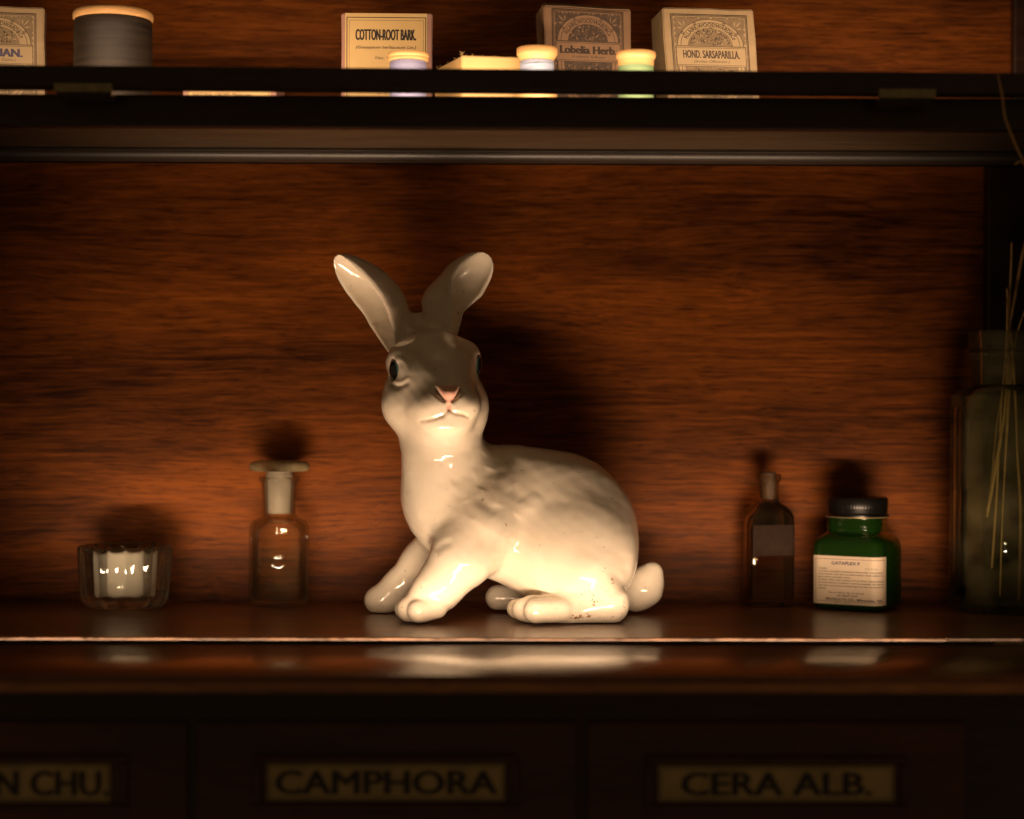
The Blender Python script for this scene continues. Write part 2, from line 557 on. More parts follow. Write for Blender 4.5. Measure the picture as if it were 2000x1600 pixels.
# drawers with framed name cards
def drawer(xc_px, words, wpx, card_px, frame_px):
    dd = 1.172
    zc = 0.0
    xc = P(xc_px, 1530, dd)[0]
    x0, x1 = xc - 0.1165, xc + 0.1165
    dr = bm_obj('drawer', box_bm(x0, x1, -0.2285, -0.2255, -0.135, -0.034, 0.0012, 2), M['drawer'], cab)
    a = P(frame_px[0], frame_px[3], dd); b_ = P(frame_px[1], frame_px[2], dd)
    c0 = P(card_px[0], card_px[3], dd); c1 = P(card_px[1], card_px[2], dd)
    y = -0.2287
    bmf = bmesh.new()
    w = 0.0042
    for (u0, u1, v0, v1) in ((a[0], b_[0], a[2], a[2] + w), (a[0], b_[0], b_[2] - w, b_[2]), (a[0], a[0] + w, a[2] + w + 0.0002, b_[2] - w - 0.0002), (b_[0] - w, b_[0], a[2] + w + 0.0002, b_[2] - w - 0.0002)):
        box_bm(u0, u1, y - 0.003, y, v0, v1, 0.0008, 1, bmf)
    bm_obj('label_frame', bmf, M['frame_red'], dr)
    sh = Sheet()
    W, H = c1[0] - c0[0], c1[2] - c0[2]
    sh.rect(0, W, 0, H, 0, 0)
    wl, wr = P(wpx[0], 1530, dd)[0] - c0[0], P(wpx[1], 1530, dd)[0] - c0[0]
    for k in range(5):
        sh.text(words, wl - 0.0008 + 0.0004 * k, H * 0.18 + 0.0003 * (k % 2), wr - wl, H * 0.66, 1, 2 + 0.4 * k, align='l')
    sh.frame(0.001, W - 0.001, 0.001, H - 0.001, 0.0005, 1, 2)
    sh.build('name_card', [M['ivory_dark'], M['ink']], dr, lambda u, v_, l: (c0[0] + u, y - 0.0006 - l * 3, c0[2] + v_))
M['ivory_dark'] = plain('aged_drawer_card', (0.36, 0.27, 0.12), rough=0.5, var=0.2, vscale=40)
drawer(-6, 'N CHU.', (-6, 212), (-228, 216, 1491, 1566), (-250, 250, 1474, 1584))
drawer(755, 'CAMPHORA', (540, 970), (522, 985, 1491, 1563), (497, 1012, 1474, 1582))
drawer(1516, 'CERA ALB.', (1332, 1700), (1286, 1745, 1495, 1565), (1260, 1772, 1477, 1584))
drawer(2277, '', (2100, 2400), (2047, 2507, 1495, 1565), (2021, 2533, 1477, 1584)) if False else None

# small bright striker plate let into the counter edge on the right
p0 = P(1932, 1257, 1.312); p1 = P(1996, 1247, 1.312)
bm_obj('catch_plate', box_bm(p0[0], p1[0], -0.0996, -0.0986, -0.0024, -0.0002, 0.0005, 1), M['brass'], cab)
# ----------------------------------------------------------------------------
# PORCELAIN RABBIT: one implicit surface, polygonised with surface nets
# ----------------------------------------------------------------------------
D0 = 1.45
S = D0 / FPX                                     # metres per photo pixel at the rabbit's mid plane

def B(px, py, D):
    return P(px, py, D0 + D / 1000.0)

class Field:
    def __init__(self, lo, hi, h):
        self.h = h
        self.lo = np.asarray(lo, float)
        self.n = np.ceil((np.asarray(hi) - self.lo) / h).astype(int) + 1
        self.f = np.full(self.n, 0.08, np.float32)
    def sub(self, lo, hi):
        i0 = np.clip(np.floor((np.asarray(lo) - self.lo) / self.h).astype(int), 0, self.n - 1)
        i1 = np.clip(np.ceil((np.asarray(hi) - self.lo) / self.h).astype(int) + 1, 1, self.n)
        sl = tuple(slice(a, b) for a, b in zip(i0, i1))
        ax = [(self.lo[k] + self.h * np.arange(i0[k], i1[k])).astype(np.float32) for k in range(3)]
        return sl, ax[0][:, None, None], ax[1][None, :, None], ax[2][None, None, :]
    @staticmethod
    def smin(a, b, k):
        h = np.maximum(k - np.abs(a - b), 0) / k
        return np.minimum(a, b) - h * h * k * 0.25
    def union(self, lo, hi, fn, k, m=0.026):
        m = max(m, 1.6 * k)
        sl, x, y, z = self.sub(np.asarray(lo) - m, np.asarray(hi) + m)
        d = fn(x, y, z).astype(np.float32)
        self.f[sl] = self.smin(self.f[sl], d, k)
    def carve(self, lo, hi, fn, k, m=0.006):
        sl, x, y, z = self.sub(np.asarray(lo) - m, np.asarray(hi) + m)
        d = fn(x, y, z).astype(np.float32)
        self.f[sl] = -self.smin(-self.f[sl], d, k)
    def displace(self, lo, hi, fn, m=0.0):
        sl, x, y, z = self.sub(np.asarray(lo) - m, np.asarray(hi) + m)
        self.f[sl] += fn(x, y, z).astype(np.float32)
    # primitives -----------------------------------------------------------
    def ell(self, c, r, k=0.008, rotz=0.0, rotx=0.0, roty=0.0, carve=False):
        c = np.asarray(c); r = np.asarray(r, float)
        Rm = np.array((Matrix.Rotation(rotz, 3, 'Z') @ Matrix.Rotation(roty, 3, 'Y') @ Matrix.Rotation(rotx, 3, 'X')).transposed())
        def fn(x, y, z):
            x, y, z = x - c[0], y - c[1], z - c[2]
            a = (Rm[0, 0] * x + Rm[0, 1] * y + Rm[0, 2] * z) / r[0]
            b = (Rm[1, 0] * x + Rm[1, 1] * y + Rm[1, 2] * z) / r[1]
            g = (Rm[2, 0] * x + Rm[2, 1] * y + Rm[2, 2] * z) / r[2]
            k0 = np.sqrt(a * a + b * b + g * g) + 1e-9
            k1 = np.sqrt((a / r[0]) ** 2 + (b / r[1]) ** 2 + (g / r[2]) ** 2) + 1e-9
            return k0 * (k0 - 1) / k1
        R_ = r.max()
        (self.carve if carve else self.union)(c - R_, c + R_, fn, k)
    def cone(self, a, ra, b, rb, k=0.008, carve=False):
        a, b = np.asarray(a), np.asarray(b)
        ba = b - a; bb = ba @ ba
        def fn(x, y, z):
            x, y, z = x - a[0], y - a[1], z - a[2]
            t = np.clip((x * ba[0] + y * ba[1] + z * ba[2]) / bb, 0, 1)
            return np.sqrt((x - t * ba[0]) ** 2 + (y - t * ba[1]) ** 2 + (z - t * ba[2]) ** 2) - (ra + (rb - ra) * t)
        R_ = max(ra, rb)
        (self.carve if carve else self.union)(np.minimum(a, b) - R_, np.maximum(a, b) + R_, fn, k)
    def chain(self, pts, k=0.008, carve=False):
        for (p, r), (q, s) in zip(pts[:-1], pts[1:]):
            self.cone(p, r, q, s, k, carve)
    def stroke(self, pxpts, width, depth, D0_, D1_, taper=True):
        """groove (depth > 0) or ridge (depth < 0) along a polyline seen in the photograph, metres; acts between two depths"""
        pts = np.array(pxpts, float)
        w = width * 3
        lo = np.array([B(pts[:, 0].min() - w, pts[:, 1].max() + w, D0_), B(pts[:, 0].max() + w, pts[:, 1].min() - w, D1_)])
        lo2 = np.array([B(pts[:, 0].min() - w, pts[:, 1].max() + w, D1_), B(pts[:, 0].max() + w, pts[:, 1].min() - w, D0_)])
        L = np.minimum(lo.min(0), lo2.min(0)); H = np.maximum(lo.max(0), lo2.max(0))
        def fn(x, y, z):
            qx, qy, qz = x - CAM[0], y - CAM[1], z - CAM[2]
            dz = qx * fwd[0] + qy * fwd[1] + qz * fwd[2]
            ix = 1000 + FPX * (qx * right[0] + qy * right[1] + qz * right[2]) / dz
            iy = 800 - FPX * (qx * up[0] + qy * up[1] + qz * up[2]) / dz
            best = np.full(np.broadcast(ix, iy).shape, 1e9); amp = np.zeros_like(best)
            n = len(pts) - 1
            for i in range(n):
                a, b = pts[i], pts[i + 1]
                ba = b - a; L2 = ba @ ba
                t = np.clip(((ix - a[0]) * ba[0] + (iy - a[1]) * ba[1]) / L2, 0, 1)
                d = (ix - a[0] - t * ba[0]) ** 2 + (iy - a[1] - t * ba[1]) ** 2
                tt = (i + t) / n
                m = d < best
                best = np.where(m, d, best)
                amp = np.where(m, (np.sqrt(np.clip(4 * tt * (1 - tt), 0.0, 1)) if taper else 1.0), amp)
            fade = np.clip(((D0 + D1_ / 1000.0 - 1.4) - y) / 0.012, 0, 1)
            return depth * amp * fade * np.exp(-best / (width * width))
        self.displace(L, H, fn)

def surface_nets(f, lo, h):
    s = f < 0
    nx, ny, nz = f.shape
    c = np.zeros((nx - 1, ny - 1, nz - 1), np.int8)
    for dx in (0, 1):
        for dy in (0, 1):
            for dz in (0, 1):
                c += s[dx:nx - 1 + dx, dy:ny - 1 + dy, dz:nz - 1 + dz]
    act = (c > 0) & (c < 8)
    idx = np.argwhere(act)
    vid = np.full(act.shape, -1, np.int64)
    vid[act] = np.arange(len(idx))
    acc = np.zeros((len(idx), 3)); cnt = np.zeros(len(idx))
    corners = [(0, 0, 0), (1, 0, 0), (0, 1, 0), (1, 1, 0), (0, 0, 1), (1, 0, 1), (0, 1, 1), (1, 1, 1)]
    val = [f[idx[:, 0] + a, idx[:, 1] + b, idx[:, 2] + g].astype(float) for a, b, g in corners]
    for i in range(8):
        for j in range(i + 1, 8):
            if sum(abs(p - q) for p, q in zip(corners[i], corners[j])) != 1:
                continue
            m = (val[i] < 0) != (val[j] < 0)
            t = np.where(m, val[i] / np.where(m, val[i] - val[j], 1), 0)
            ci, cj = np.array(corners[i], float), np.array(corners[j], float)
            acc += np.where(m[:, None], ci + t[:, None] * (cj - ci), 0); cnt += m
    v = lo + h * (idx + acc / cnt[:, None])
    quads = []
    for ax in range(3):
        b, g = [(1, 2), (2, 0), (0, 1)][ax]
        sl0 = [slice(1, -1)] * 3; sl1 = [slice(1, -1)] * 3
        sl0[ax] = slice(0, -1); sl1[ax] = slice(1, None)
        a0, a1 = s[tuple(sl0)], s[tuple(sl1)]
        e = np.argwhere(a0 != a1)
        flip = a0[e[:, 0], e[:, 1], e[:, 2]]
        base = e + 1; base[:, ax] = e[:, ax]
        db = np.zeros(3, int); db[b] = 1
        dg_ = np.zeros(3, int); dg_[g] = 1
        q = [vid[tuple((base - o).T)] for o in (db + dg_, dg_, 0 * db, db)]
        q = np.stack(q, 1)
        q[~flip] = q[~flip][:, ::-1]
        quads.append(q)
    return v, np.concatenate(quads)

def build_rabbit():
    lo = B(625, 1240, -75) - 0.004; hi = B(1310, 480, 70) + 0.004
    lo, hi = np.minimum(lo, hi), np.maximum(lo, hi)
    lo[2] = -0.004; lo[1] = D0 - 1.4 - 0.092; hi[1] = D0 - 1.4 + 0.058
    F = Field(lo, hi, 0.00105)
    e = lambda px, py, D, rx, ry, rz, **k: F.ell(B(px, py, D), (rx * S, rz / 1000.0, ry * S), **k)
    c = lambda *pts, **k: F.chain([(B(x, y, D), r * S) for x, y, D, r in pts], **k)
    # trunk
    e(1106, 1043, 8, 141, 150, 37, roty=math.radians(8), rotx=math.radians(-19))
    e(985, 1008, 4, 150, 126, 32, k=0.02, rotx=math.radians(-20))
    e(886, 975, 0, 96, 108, 37, k=0.02)
    c((880, 955, 0, 86), (862, 868, -12, 79), k=0.016)
    c((868, 900, -12, 66), (870, 850, -28, 52), k=0.012)
    c((1005, 938, 14, 56), (1090, 968, 18, 70), k=0.025)
    e(957, 985, -10, 60, 48, 26, k=0.02)
    # near hind leg
    e(1136, 1096, -18, 92, 96, 25, k=0.028, roty=math.radians(-12))
    c((1150, 1125, -30, 52), (1190, 1172, -36, 36), k=0.010)
    c((1192, 1186, -38, 31), (1110, 1192, -40, 26), (1040, 1190, -42, 27), k=0.008)
    for x, y, D, r in ((1009, 1189, -29, 19), (1022, 1191, -42, 22), (1046, 1194, -54, 23)):
        c((x, y, D, r), (x + 50, y - 2, D * 0.6 - 16, r), k=0.0022)
    # far hind foot
    c((1100, 1165, 34, 28), (972, 1167, 34, 25), k=0.008)
    # near fore leg
    c((935, 1035, -28, 66), (905, 1085, -33, 56), (856, 1148, -38, 40), (822, 1184, -41, 33), k=0.012)
    for x, y, D, r in ((791, 1190, -30, 20), (799, 1190, -41, 24), (818, 1194, -53, 22)):
        c((x, y, D, r), (x + 34, y - 8, D * 0.6 - 16, r), k=0.0024)
    # far fore leg
    c((880, 1045, 22, 55), (825, 1098, 27, 38), (778, 1146, 30, 31), k=0.010)
    c((778, 1146, 30, 30), (748, 1172, 30, 26), (737, 1173, 30, 25), k=0.008)
    # tail
    c((1240, 1163, 24, 32), (1258, 1148, 24, 33), (1268, 1128, 24, 22), (1276, 1113, 24, 12), k=0.010)
    # head
    e(845, 731, -8, 82, 80, 38, k=0.012)
    e(846, 790, -10, 97, 70, 34, k=0.014)
    e(864, 792, -38, 66, 52, 30, k=0.024)
    c((848, 708, -22, 56), (862, 738, -40, 44), (877, 771, -60, 25), k=0.018)
    e(850, 798, -57, 29, 22, 13, k=0.014)
    e(903, 793, -57, 26, 21, 13, k=0.014)
    e(796, 792, -24, 46, 44, 17, k=0.010)
    e(917, 795, -26, 31, 44, 16, k=0.010)
    e(871, 830, -54, 40, 20, 16, k=0.010)
    # nose
    c((855, 759, -63, 6), (877, 769, -72, 8), (899, 756, -63, 6), k=0.003)
    c((877, 769, -71, 9), (876, 788, -70, 4), k=0.003)
    # brows and cheek under the eyes
    c((772, 704, -12, 11), (786, 699, -22, 12), (806, 716, -33, 9), k=0.014)
    c((924, 697, -8, 11), (912, 694, -20, 12), (901, 710, -33, 9), k=0.014)
    c((774, 755, -20, 8), (800, 750, -32, 7), k=0.012)
    # eye sockets
    eyes = []
    for (x, y, D, rz) in ((783, 723, -27.0, 0.62), (921, 714, -19.0, -1.05)):
        ce = B(x, y, D)
        eyes.append((ce, rz))
        F.ell(ce, (0.0082, 0.0066, 0.0092), k=0.003, rotz=-rz)
        F.ell(ce + np.array([-0.0048 if rz > 0 else 0.0048, -0.0046, -0.0002]), (0.0062, 0.0045, 0.0078), k=0.0016, rotz=-rz, carve=True)
    # ears ---------------------------------------------------------------
    def ear(pts, side, th0, th1, W0, T0, t, D0e, D1e):
        A = np.array(catmull([B(x, y, D) for x, y, D in pts], 7))
        L = np.linalg.norm(np.diff(A, axis=0), axis=1); cum = np.concatenate([[0], np.cumsum(L)]); tot = cum[-1]
        pad = max(W0, T0) * S * 1.25
        def fn(x, y, z):
            shp = np.broadcast(x, y, z).shape
            p = np.stack([np.broadcast_to(q, shp).ravel() for q in (x, y, z)], 1).astype(float)
            best = np.full(len(p), 1e9); a = np.zeros(len(p)); C = np.zeros((len(p), 3)); Tg = np.zeros((len(p), 3))
            for i in range(len(A) - 1):
                ba = A[i + 1] - A[i]; l2 = ba @ ba
                tt = ((p - A[i]) @ ba) / l2
                tc_ = tt if i == len(A) - 2 else np.minimum(tt, 1)
                if i > 0:
                    tc_ = np.maximum(tc_, 0)
                q = A[i] + tc_[:, None] * ba
                d = ((p - q) ** 2).sum(1); m = d < best
                best[m] = d[m]; a[m] = ((cum[i] + tc_ * L[i]) / tot)[m]; C[m] = q[m]; Tg[m] = ba / math.sqrt(l2)
            # smooth tangent
            tg0 = A[2] - A[0]; tg1 = A[-1] - A[-3]
            tg0 /= np.linalg.norm(tg0); tg1 /= np.linalg.norm(tg1)
            th = np.radians(np.interp(a, [0.0, 0.36, 0.60, 1.0], [th0, th0 * 0.97 + th1 * 0.03, th1 * 0.8 + th0 * 0.2, th1]))
            yv = np.array([0, 1.0, 0])
            s = np.cross(yv, Tg); s /= np.linalg.norm(s, axis=1)[:, None]
            s *= np.sign(s[:, :1] + 1e-9) * side          # points to the ear's back
            n = -np.sin(th)[:, None] * s - np.cos(th)[:, None] * yv
            w = np.cross(Tg, n)
            r = p - C
            nc = (r * n).sum(1); wc = (r * w).sum(1)
            ac = np.clip(a, -0.3, 1.6)
            prof = np.interp(ac, [-0.3, 0, 0.15, 0.35, 0.6, 0.8], [0.25, 0.42, 0.66, 0.92, 1.0, 1.0])
            tip = np.clip((ac - 0.62) / 0.40, 0, None)
            prof = np.where(ac > 0.62, 1.0 * np.sqrt(np.clip(1 - tip ** 2.1, 1e-4, 1)), prof)
            tprof = np.interp(ac, [0, 0.2, 0.45, 0.75, 1.0], [0.85, 1.0, 1.0, 0.75, 0.5])
            W = W0 * S * prof; T = T0 * S * prof * tprof
            qo = np.sqrt((wc / W) ** 2 + (nc / T) ** 2)
            fo = (qo - 1) * np.minimum(W, T) / np.maximum(0.7, 1)
            rim = nc - 0.0012
            f = Field.smin(-fo, -rim, 0.003) * -1
            tw = t * np.clip(prof, 0.5, 1)
            Wi = np.maximum(W - tw, 0.0008); Ti = np.maximum(T * 0.80 - tw, 0.0008)
            qi = np.sqrt((wc / Wi) ** 2 + (nc / Ti) ** 2)
            fi = (qi - 1) * np.minimum(Wi, Ti)
            f = -Field.smin(-f, fi, 0.0016)
            over = np.maximum(ac - 1.0, 0) * tot
            f = np.where(ac < -0.12, np.maximum(f, (-0.12 - ac) * tot), f)
            return f.reshape(shp)
        F.union(A.min(0) - pad, A.max(0) + pad, fn, 0.004, m=0.002)
    ear([(772, 690, 0), (747, 634, 2), (727, 595, 4), (697, 556, 5), (656, 504, 4)], 1, 54, 54, 47, 76, 0.0042, 0, 0)
    ear([(884, 668, 0), (890, 630, 2), (897, 595, 4), (916, 552, 5), (952, 500, 4)], -1, 78, 32, 46, 82, 0.0042, 0, 0)
    c((802, 660, 4, 28), (810, 626, 14, 8), k=0.008)
    c((838, 655, 4, 26), (820, 626, 14, 8), k=0.008)
    # soft modelling of the glaze: folds in the coat, toes, mouth ----------
    front = (-75, -4)
    for pts, w, dep in (
            ([(818, 825), (846, 819), (867, 811), (876, 802)], 2.8, 0.0011),
            ([(876, 802), (891, 808), (905, 810), (914, 815)], 2.8, 0.0011),
            ([(876, 786), (877, 803)], 3.2, 0.0018),
            ([(846, 758), (858, 772), (872, 786)], 4.0, 0.0022),
            ([(903, 757), (893, 772), (880, 786)], 4.0, 0.0020),
            ([(760, 748), (775, 756), (800, 746)], 5.0, 0.0010),
            ([(768, 712), (778, 700), (790, 706), (802, 734)], 4.5, -0.0006),
            ([(768, 744), (782, 750), (802, 736)], 4.0, -0.0006),
    ):
        F.stroke(pts, w, dep, -90, -4)
    for pts, w, dep in (
            ([(1041, 994), (1048, 1042), (1062, 1098), (1076, 1146)], 9.2, 0.00144),
            ([(934, 968), (950, 986), (966, 1006)], 11, 0.0013), ([(908, 980), (914, 996), (924, 1012)], 8, 0.0011),
            ([(940, 882), (905, 922), (880, 940)], 11.5, 0.00187),
            ([(985, 900), (992, 925), (976, 960), (972, 990)], 11.5, -0.00187),
            ([(1052, 965), (1024, 992), (1010, 1010)], 10.3, -0.00158),
            ([(1000, 950), (1022, 978)], 11.5, 0.00158), ([(955, 915), (940, 955)], 10.3, 0.00144),
            ([(1062, 985), (1080, 980), (1110, 990)], 10.3, 0.00101),
            ([(862, 905), (900, 900), (940, 885)], 10.3, -0.00086),
            ([(850, 940), (900, 940), (925, 925)], 9.2, 0.00101),
            ([(932, 1048), (950, 1052)], 10.3, 0.00115), ([(985, 1060), (1010, 1072)], 9.2, 0.00086),
            ([(852, 1078), (862, 1066), (885, 1058)], 6.9, 0.00187),
            ([(880, 1058), (940, 1062), (985, 1060)], 13.8, 0.00072),
            ([(1188, 1112), (1208, 1130), (1220, 1160)], 8.0, 0.00144),
            ([(1100, 1158), (1150, 1150), (1186, 1128)], 9.2, 0.00101),
            ([(1070, 1158), (1110, 1172), (1150, 1180)], 6.9, 0.00086),
            ([(806, 1040), (822, 1062), (838, 1080)], 9.2, 0.00072),
            ([(800, 960), (818, 1010), (838, 1045)], 9.2, -0.00086),
            ([(850, 1000), (846, 1045)], 10.3, -0.00086),
            ([(1212, 1060), (1218, 1100), (1200, 1140)], 9.2, 0.00072)):
        F.stroke(pts, w * 1.2, dep * 0.62, -75, 4)
    # low frequency unevenness
    ax = [F.lo[k] + F.h * np.arange(F.n[k]) for k in range(3)]
    X, Y, Z = np.meshgrid(*[a.astype(np.float32) for a in ax], indexing='ij', sparse=True)
    band = np.abs(F.f) < 0.006
    nz = (np.sin(230 * X + 3 * np.sin(140 * Z)) * np.sin(260 * Z + 1.3) * np.sin(210 * Y + 0.4) + 0.6 * np.sin(480 * X + 310 * Z) * np.sin(400 * Z - 250 * Y))
    F.f = np.where(band, F.f + 0.00012 * nz, F.f).astype(np.float32)
    # flat feet: everything ends on the shelf
    F.f = np.maximum(F.f, (0.0006 - Z).astype(np.float32))
    v, q = surface_nets(F.f, F.lo, F.h)
    # settle vertices on the zero level
    def samp(p):
        g = (p - F.lo) / F.h
        i = np.clip(np.floor(g).astype(int), 0, np.array(F.n) - 2); t = g - i
        out = 0
        for a in (0, 1):
            for b in (0, 1):
                for cc in (0, 1):
                    w = (t[:, 0] if a else 1 - t[:, 0]) * (t[:, 1] if b else 1 - t[:, 1]) * (t[:, 2] if cc else 1 - t[:, 2])
                    out = out + w * F.f[i[:, 0] + a, i[:, 1] + b, i[:, 2] + cc]
        return out
    ed = np.concatenate([q[:, [0, 1]], q[:, [1, 2]], q[:, [2, 3]], q[:, [3, 0]]])
    deg = np.bincount(ed.ravel(), minlength=len(v)).astype(float)
    def lap(p):
        s = np.stack([np.bincount(ed[:, 0], p[ed[:, 1], k], len(p)) + np.bincount(ed[:, 1], p[ed[:, 0], k], len(p)) for k in range(3)], 1)
        return s / deg[:, None] - p
    for _ in range(3):
        v = v + 0.5 * lap(v)
        v = v - 0.52 * lap(v)
    for _ in range(2):
        v = v + 0.3 * lap(v)
    v[:, 2] = np.maximum(v[:, 2], 0.0004)
    return v, q, eyes

def attr(me, name, vals):
    a = me.attributes.new(name, 'FLOAT', 'POINT')
    a.data.foreach_set('value', np.asarray(vals, np.float32))

def porcelain():
    m, nt, b = new_mat('ivory_porcelain')
    tc = nd(nt, 'ShaderNodeTexCoord')
    n1 = nd(nt, 'ShaderNodeTexNoise', Scale=28.0, Detail=4.0, Roughness=0.6); nt.links.new(tc.outputs['Object'], n1.inputs[0])
    base = ramp(nt, n1.outputs['Fac'], [(0.35, (0.75, 0.665, 0.53)), (0.65, (0.80, 0.73, 0.60))]).outputs[0]
    def at(n):
        a = nd(nt, 'ShaderNodeAttribute', attribute_name=n); return a.outputs['Fac']
    base = mixc(nt, at('pink'), base, (0.78, 0.36, 0.27))
    base = mixc(nt, at('mouth'), base, (0.34, 0.20, 0.12))
    base = mixc(nt, at('lid'), base, (0.20, 0.10, 0.05))
    # crazed, dirty glaze on the heel and small brown specks
    vo = nd(nt, 'ShaderNodeTexNoise', Scale=520.0, Detail=4.0, Roughness=0.7); nt.links.new(tc.outputs['Object'], vo.inputs[0])
    n3 = nd(nt, 'ShaderNodeTexNoise', Scale=130.0, Detail=3.0); nt.links.new(tc.outputs['Object'], n3.inputs[0])
    ad = nd(nt, 'ShaderNodeMath', operation='ADD'); nt.links.new(vo.outputs['Fac'], ad.inputs[0]); nt.links.new(n3.outputs['Fac'], ad.inputs[1])
    ad2 = nd(nt, 'ShaderNodeMath', operation='MULTIPLY_ADD'); nt.links.new(at('dirt'), ad2.inputs[0]); ad2.inputs[1].default_value = 0.37; nt.links.new(ad.outputs[0], ad2.inputs[2])
    dm = ramp(nt, ad2.outputs[0], [(0.64, (0, 0, 0)), (0.70, (1, 1, 1))])
    sc = nd(nt, 'ShaderNodeMath', operation='MULTIPLY'); nt.links.new(ad2.outputs[0], sc.inputs[0]); sc.inputs[1].default_value = 0.5
    nt.links.new(sc.outputs[0], dm.inputs[0])
    base = mixc(nt, dm.outputs[0], base, (0.25, 0.11, 0.04))
    nt.links.new(base, b.inputs['Base Color'])
    b.inputs['Roughness'].default_value = 0.13
    b.inputs['Specular IOR Level'].default_value = 0.55
    b.inputs['Coat Weight'].default_value = 0.5
    b.inputs['Coat Roughness'].default_value = 0.05
    n4 = nd(nt, 'ShaderNodeTexNoise', Scale=90.0, Detail=2.0); nt.links.new(tc.outputs['Object'], n4.inputs[0])
    bp = nd(nt, 'ShaderNodeBump', Strength=0.06, Distance=0.003)
    nt.links.new(n4.outputs['Fac'], bp.inputs['Height']); nt.links.new(bp.outputs[0], b.inputs['Normal'])
    return m

M['porcelain'] = porcelain()
M['eye_dark'] = plain('painted_pupil', (0.006, 0.005, 0.005), rough=0.06, coat=1.0)
M['eye_iris'] = plain('painted_iris', (0.05, 0.20, 0.19), rough=0.08, coat=1.0, var=0.3, vscale=500)
M['eye_white'] = plain('painted_eye_rim', (0.24, 0.13, 0.06), rough=0.1, coat=1.0)

rb_loc = np.array([B(1000, 1200, 0)[0], 0.05, 0.0])
rabbit = thing('rabbit_figurine', 'glossy ivory porcelain rabbit with upright ears, sitting on the lower shelf', 'figurine', rb_loc)
v, q, eyes = build_rabbit()
body = mesh_obj('rabbit_body', v, q, M['porcelain'], rabbit)
ix, iy = project(v)
Dm = (v[:, 1] + 1.4 - D0) * 1000
def gauss(cx, cy, sx, sy, p=1.0):
    return np.exp(-(((ix - cx) / sx) ** 2 + ((iy - cy) / sy) ** 2) ** p)
face = (Dm < -30) & (iy < 860)
nose_w = np.interp(iy, [752, 762, 790], [25, 21, 3])
pink = np.where(face & (iy > 753) & (iy < 806), np.clip((nose_w + 3 - np.abs(ix - (877 - 0.0 * iy))) / 5.0, 0, 1), 0) * 0.75
pink = np.maximum(pink, np.where(face & (iy >= 786) & (iy < 806), gauss(877, 796, 5, 12), 0) * 0.6)
ear_in = np.where((iy < 690) & (ix < 775) & (Dm < 12), gauss(735, 620, 26, 40) * 0.28, 0)
attr(body.data, 'pink', np.maximum(pink, ear_in))
def seg_d(pts):
    best = np.full(len(ix), 1e9)
    for a, b_ in zip(pts[:-1], pts[1:]):
        a = np.array(a, float); ba = np.array(b_, float) - a
        t = np.clip(((ix - a[0]) * ba[0] + (iy - a[1]) * ba[1]) / (ba @ ba), 0, 1)
        best = np.minimum(best, np.hypot(ix - a[0] - t * ba[0], iy - a[1] - t * ba[1]))
    return best
mouth = np.exp(-(seg_d([(822, 824), (846, 819), (867, 811), (876, 802), (891, 808), (905, 811), (914, 818)]) / 2.0) ** 2) * face * 0.7
mouth = np.maximum(mouth, 0.8 * face * np.maximum(gauss(853, 768, 5, 4), gauss(900, 766, 5, 4)))
attr(body.data, 'mouth', mouth)
lid = np.zeros(len(v))
for ce, rz in eyes:
    d = np.linalg.norm((v - (ce + np.array([-0.0048 if rz > 0 else 0.0048, -0.0046, -0.0002]))) / np.array([0.0066, 0.0066, 0.0083]), axis=1)
    lid = np.maximum(lid, np.clip((1.04 - d) / 0.06, 0, 1))
attr(body.data, 'lid', lid * 0.85)
dirt = np.maximum(gauss(1165, 1160, 40, 45) * 0.55, gauss(1150, 1206, 75, 10) * 0.8) * (Dm < -20)
attr(body.data, 'dirt', dirt)

def eye_mesh(ce, rz):
    off = np.array([-0.0036 if rz > 0 else 0.0036, -0.0034, -0.0002])
    vs, fs = lathe([(0, -1), (0.2, -0.98), (0.45, -0.893), (0.7, -0.714), (0.87, -0.493), (1, 0), (0.87, 0.493), (0.7, 0.714), (0.45, 0.893), (0, 1)], 32)
    return vs, fs, off
def eye_obj(ce, rz):
    vs, fs = [], []
    n, mrows = 32, 18
    prof = [(math.sin(math.pi * k / mrows), -math.cos(math.pi * k / mrows)) for k in range(mrows + 1)]
    vs, fs = lathe([(r if 0 < k < mrows else 0.0, z) for k, (r, z) in enumerate(prof)], n)
    vs = np.array(vs)
    # pole (local -z of the lathe) looks outwards
    sx = -1 if rz > 0 else 1
    a = abs(rz)
    outv = np.array([sx * math.sin(a + 0.15), -math.cos(a + 0.15), -0.05]); outv /= np.linalg.norm(outv)
    side = np.cross(outv, [0, 0, 1.0]); side /= np.linalg.norm(side); upv = np.cross(side, outv)
    mi = []
    for f in fs:
        z = np.mean([vs[i][2] for i in f])
        ang = math.acos(max(-1, min(1, -z)))
        mi.append(0 if ang < 0.86 else (1 if ang < 1.08 else 2))
    cw = ce + np.array([sx * 0.0036, -0.0034, -0.0002])
    w = np.array([cw + 0.0057 * p[0] * side + 0.0083 * p[1] * upv + 0.0044 * (-p[2]) * outv for p in vs])
    return mesh_obj('eye', w, fs, [M['eye_dark'], M['eye_iris'], M['eye_white']], rabbit, mi)
for ce, rz in eyes:
    eye_obj(ce, rz)
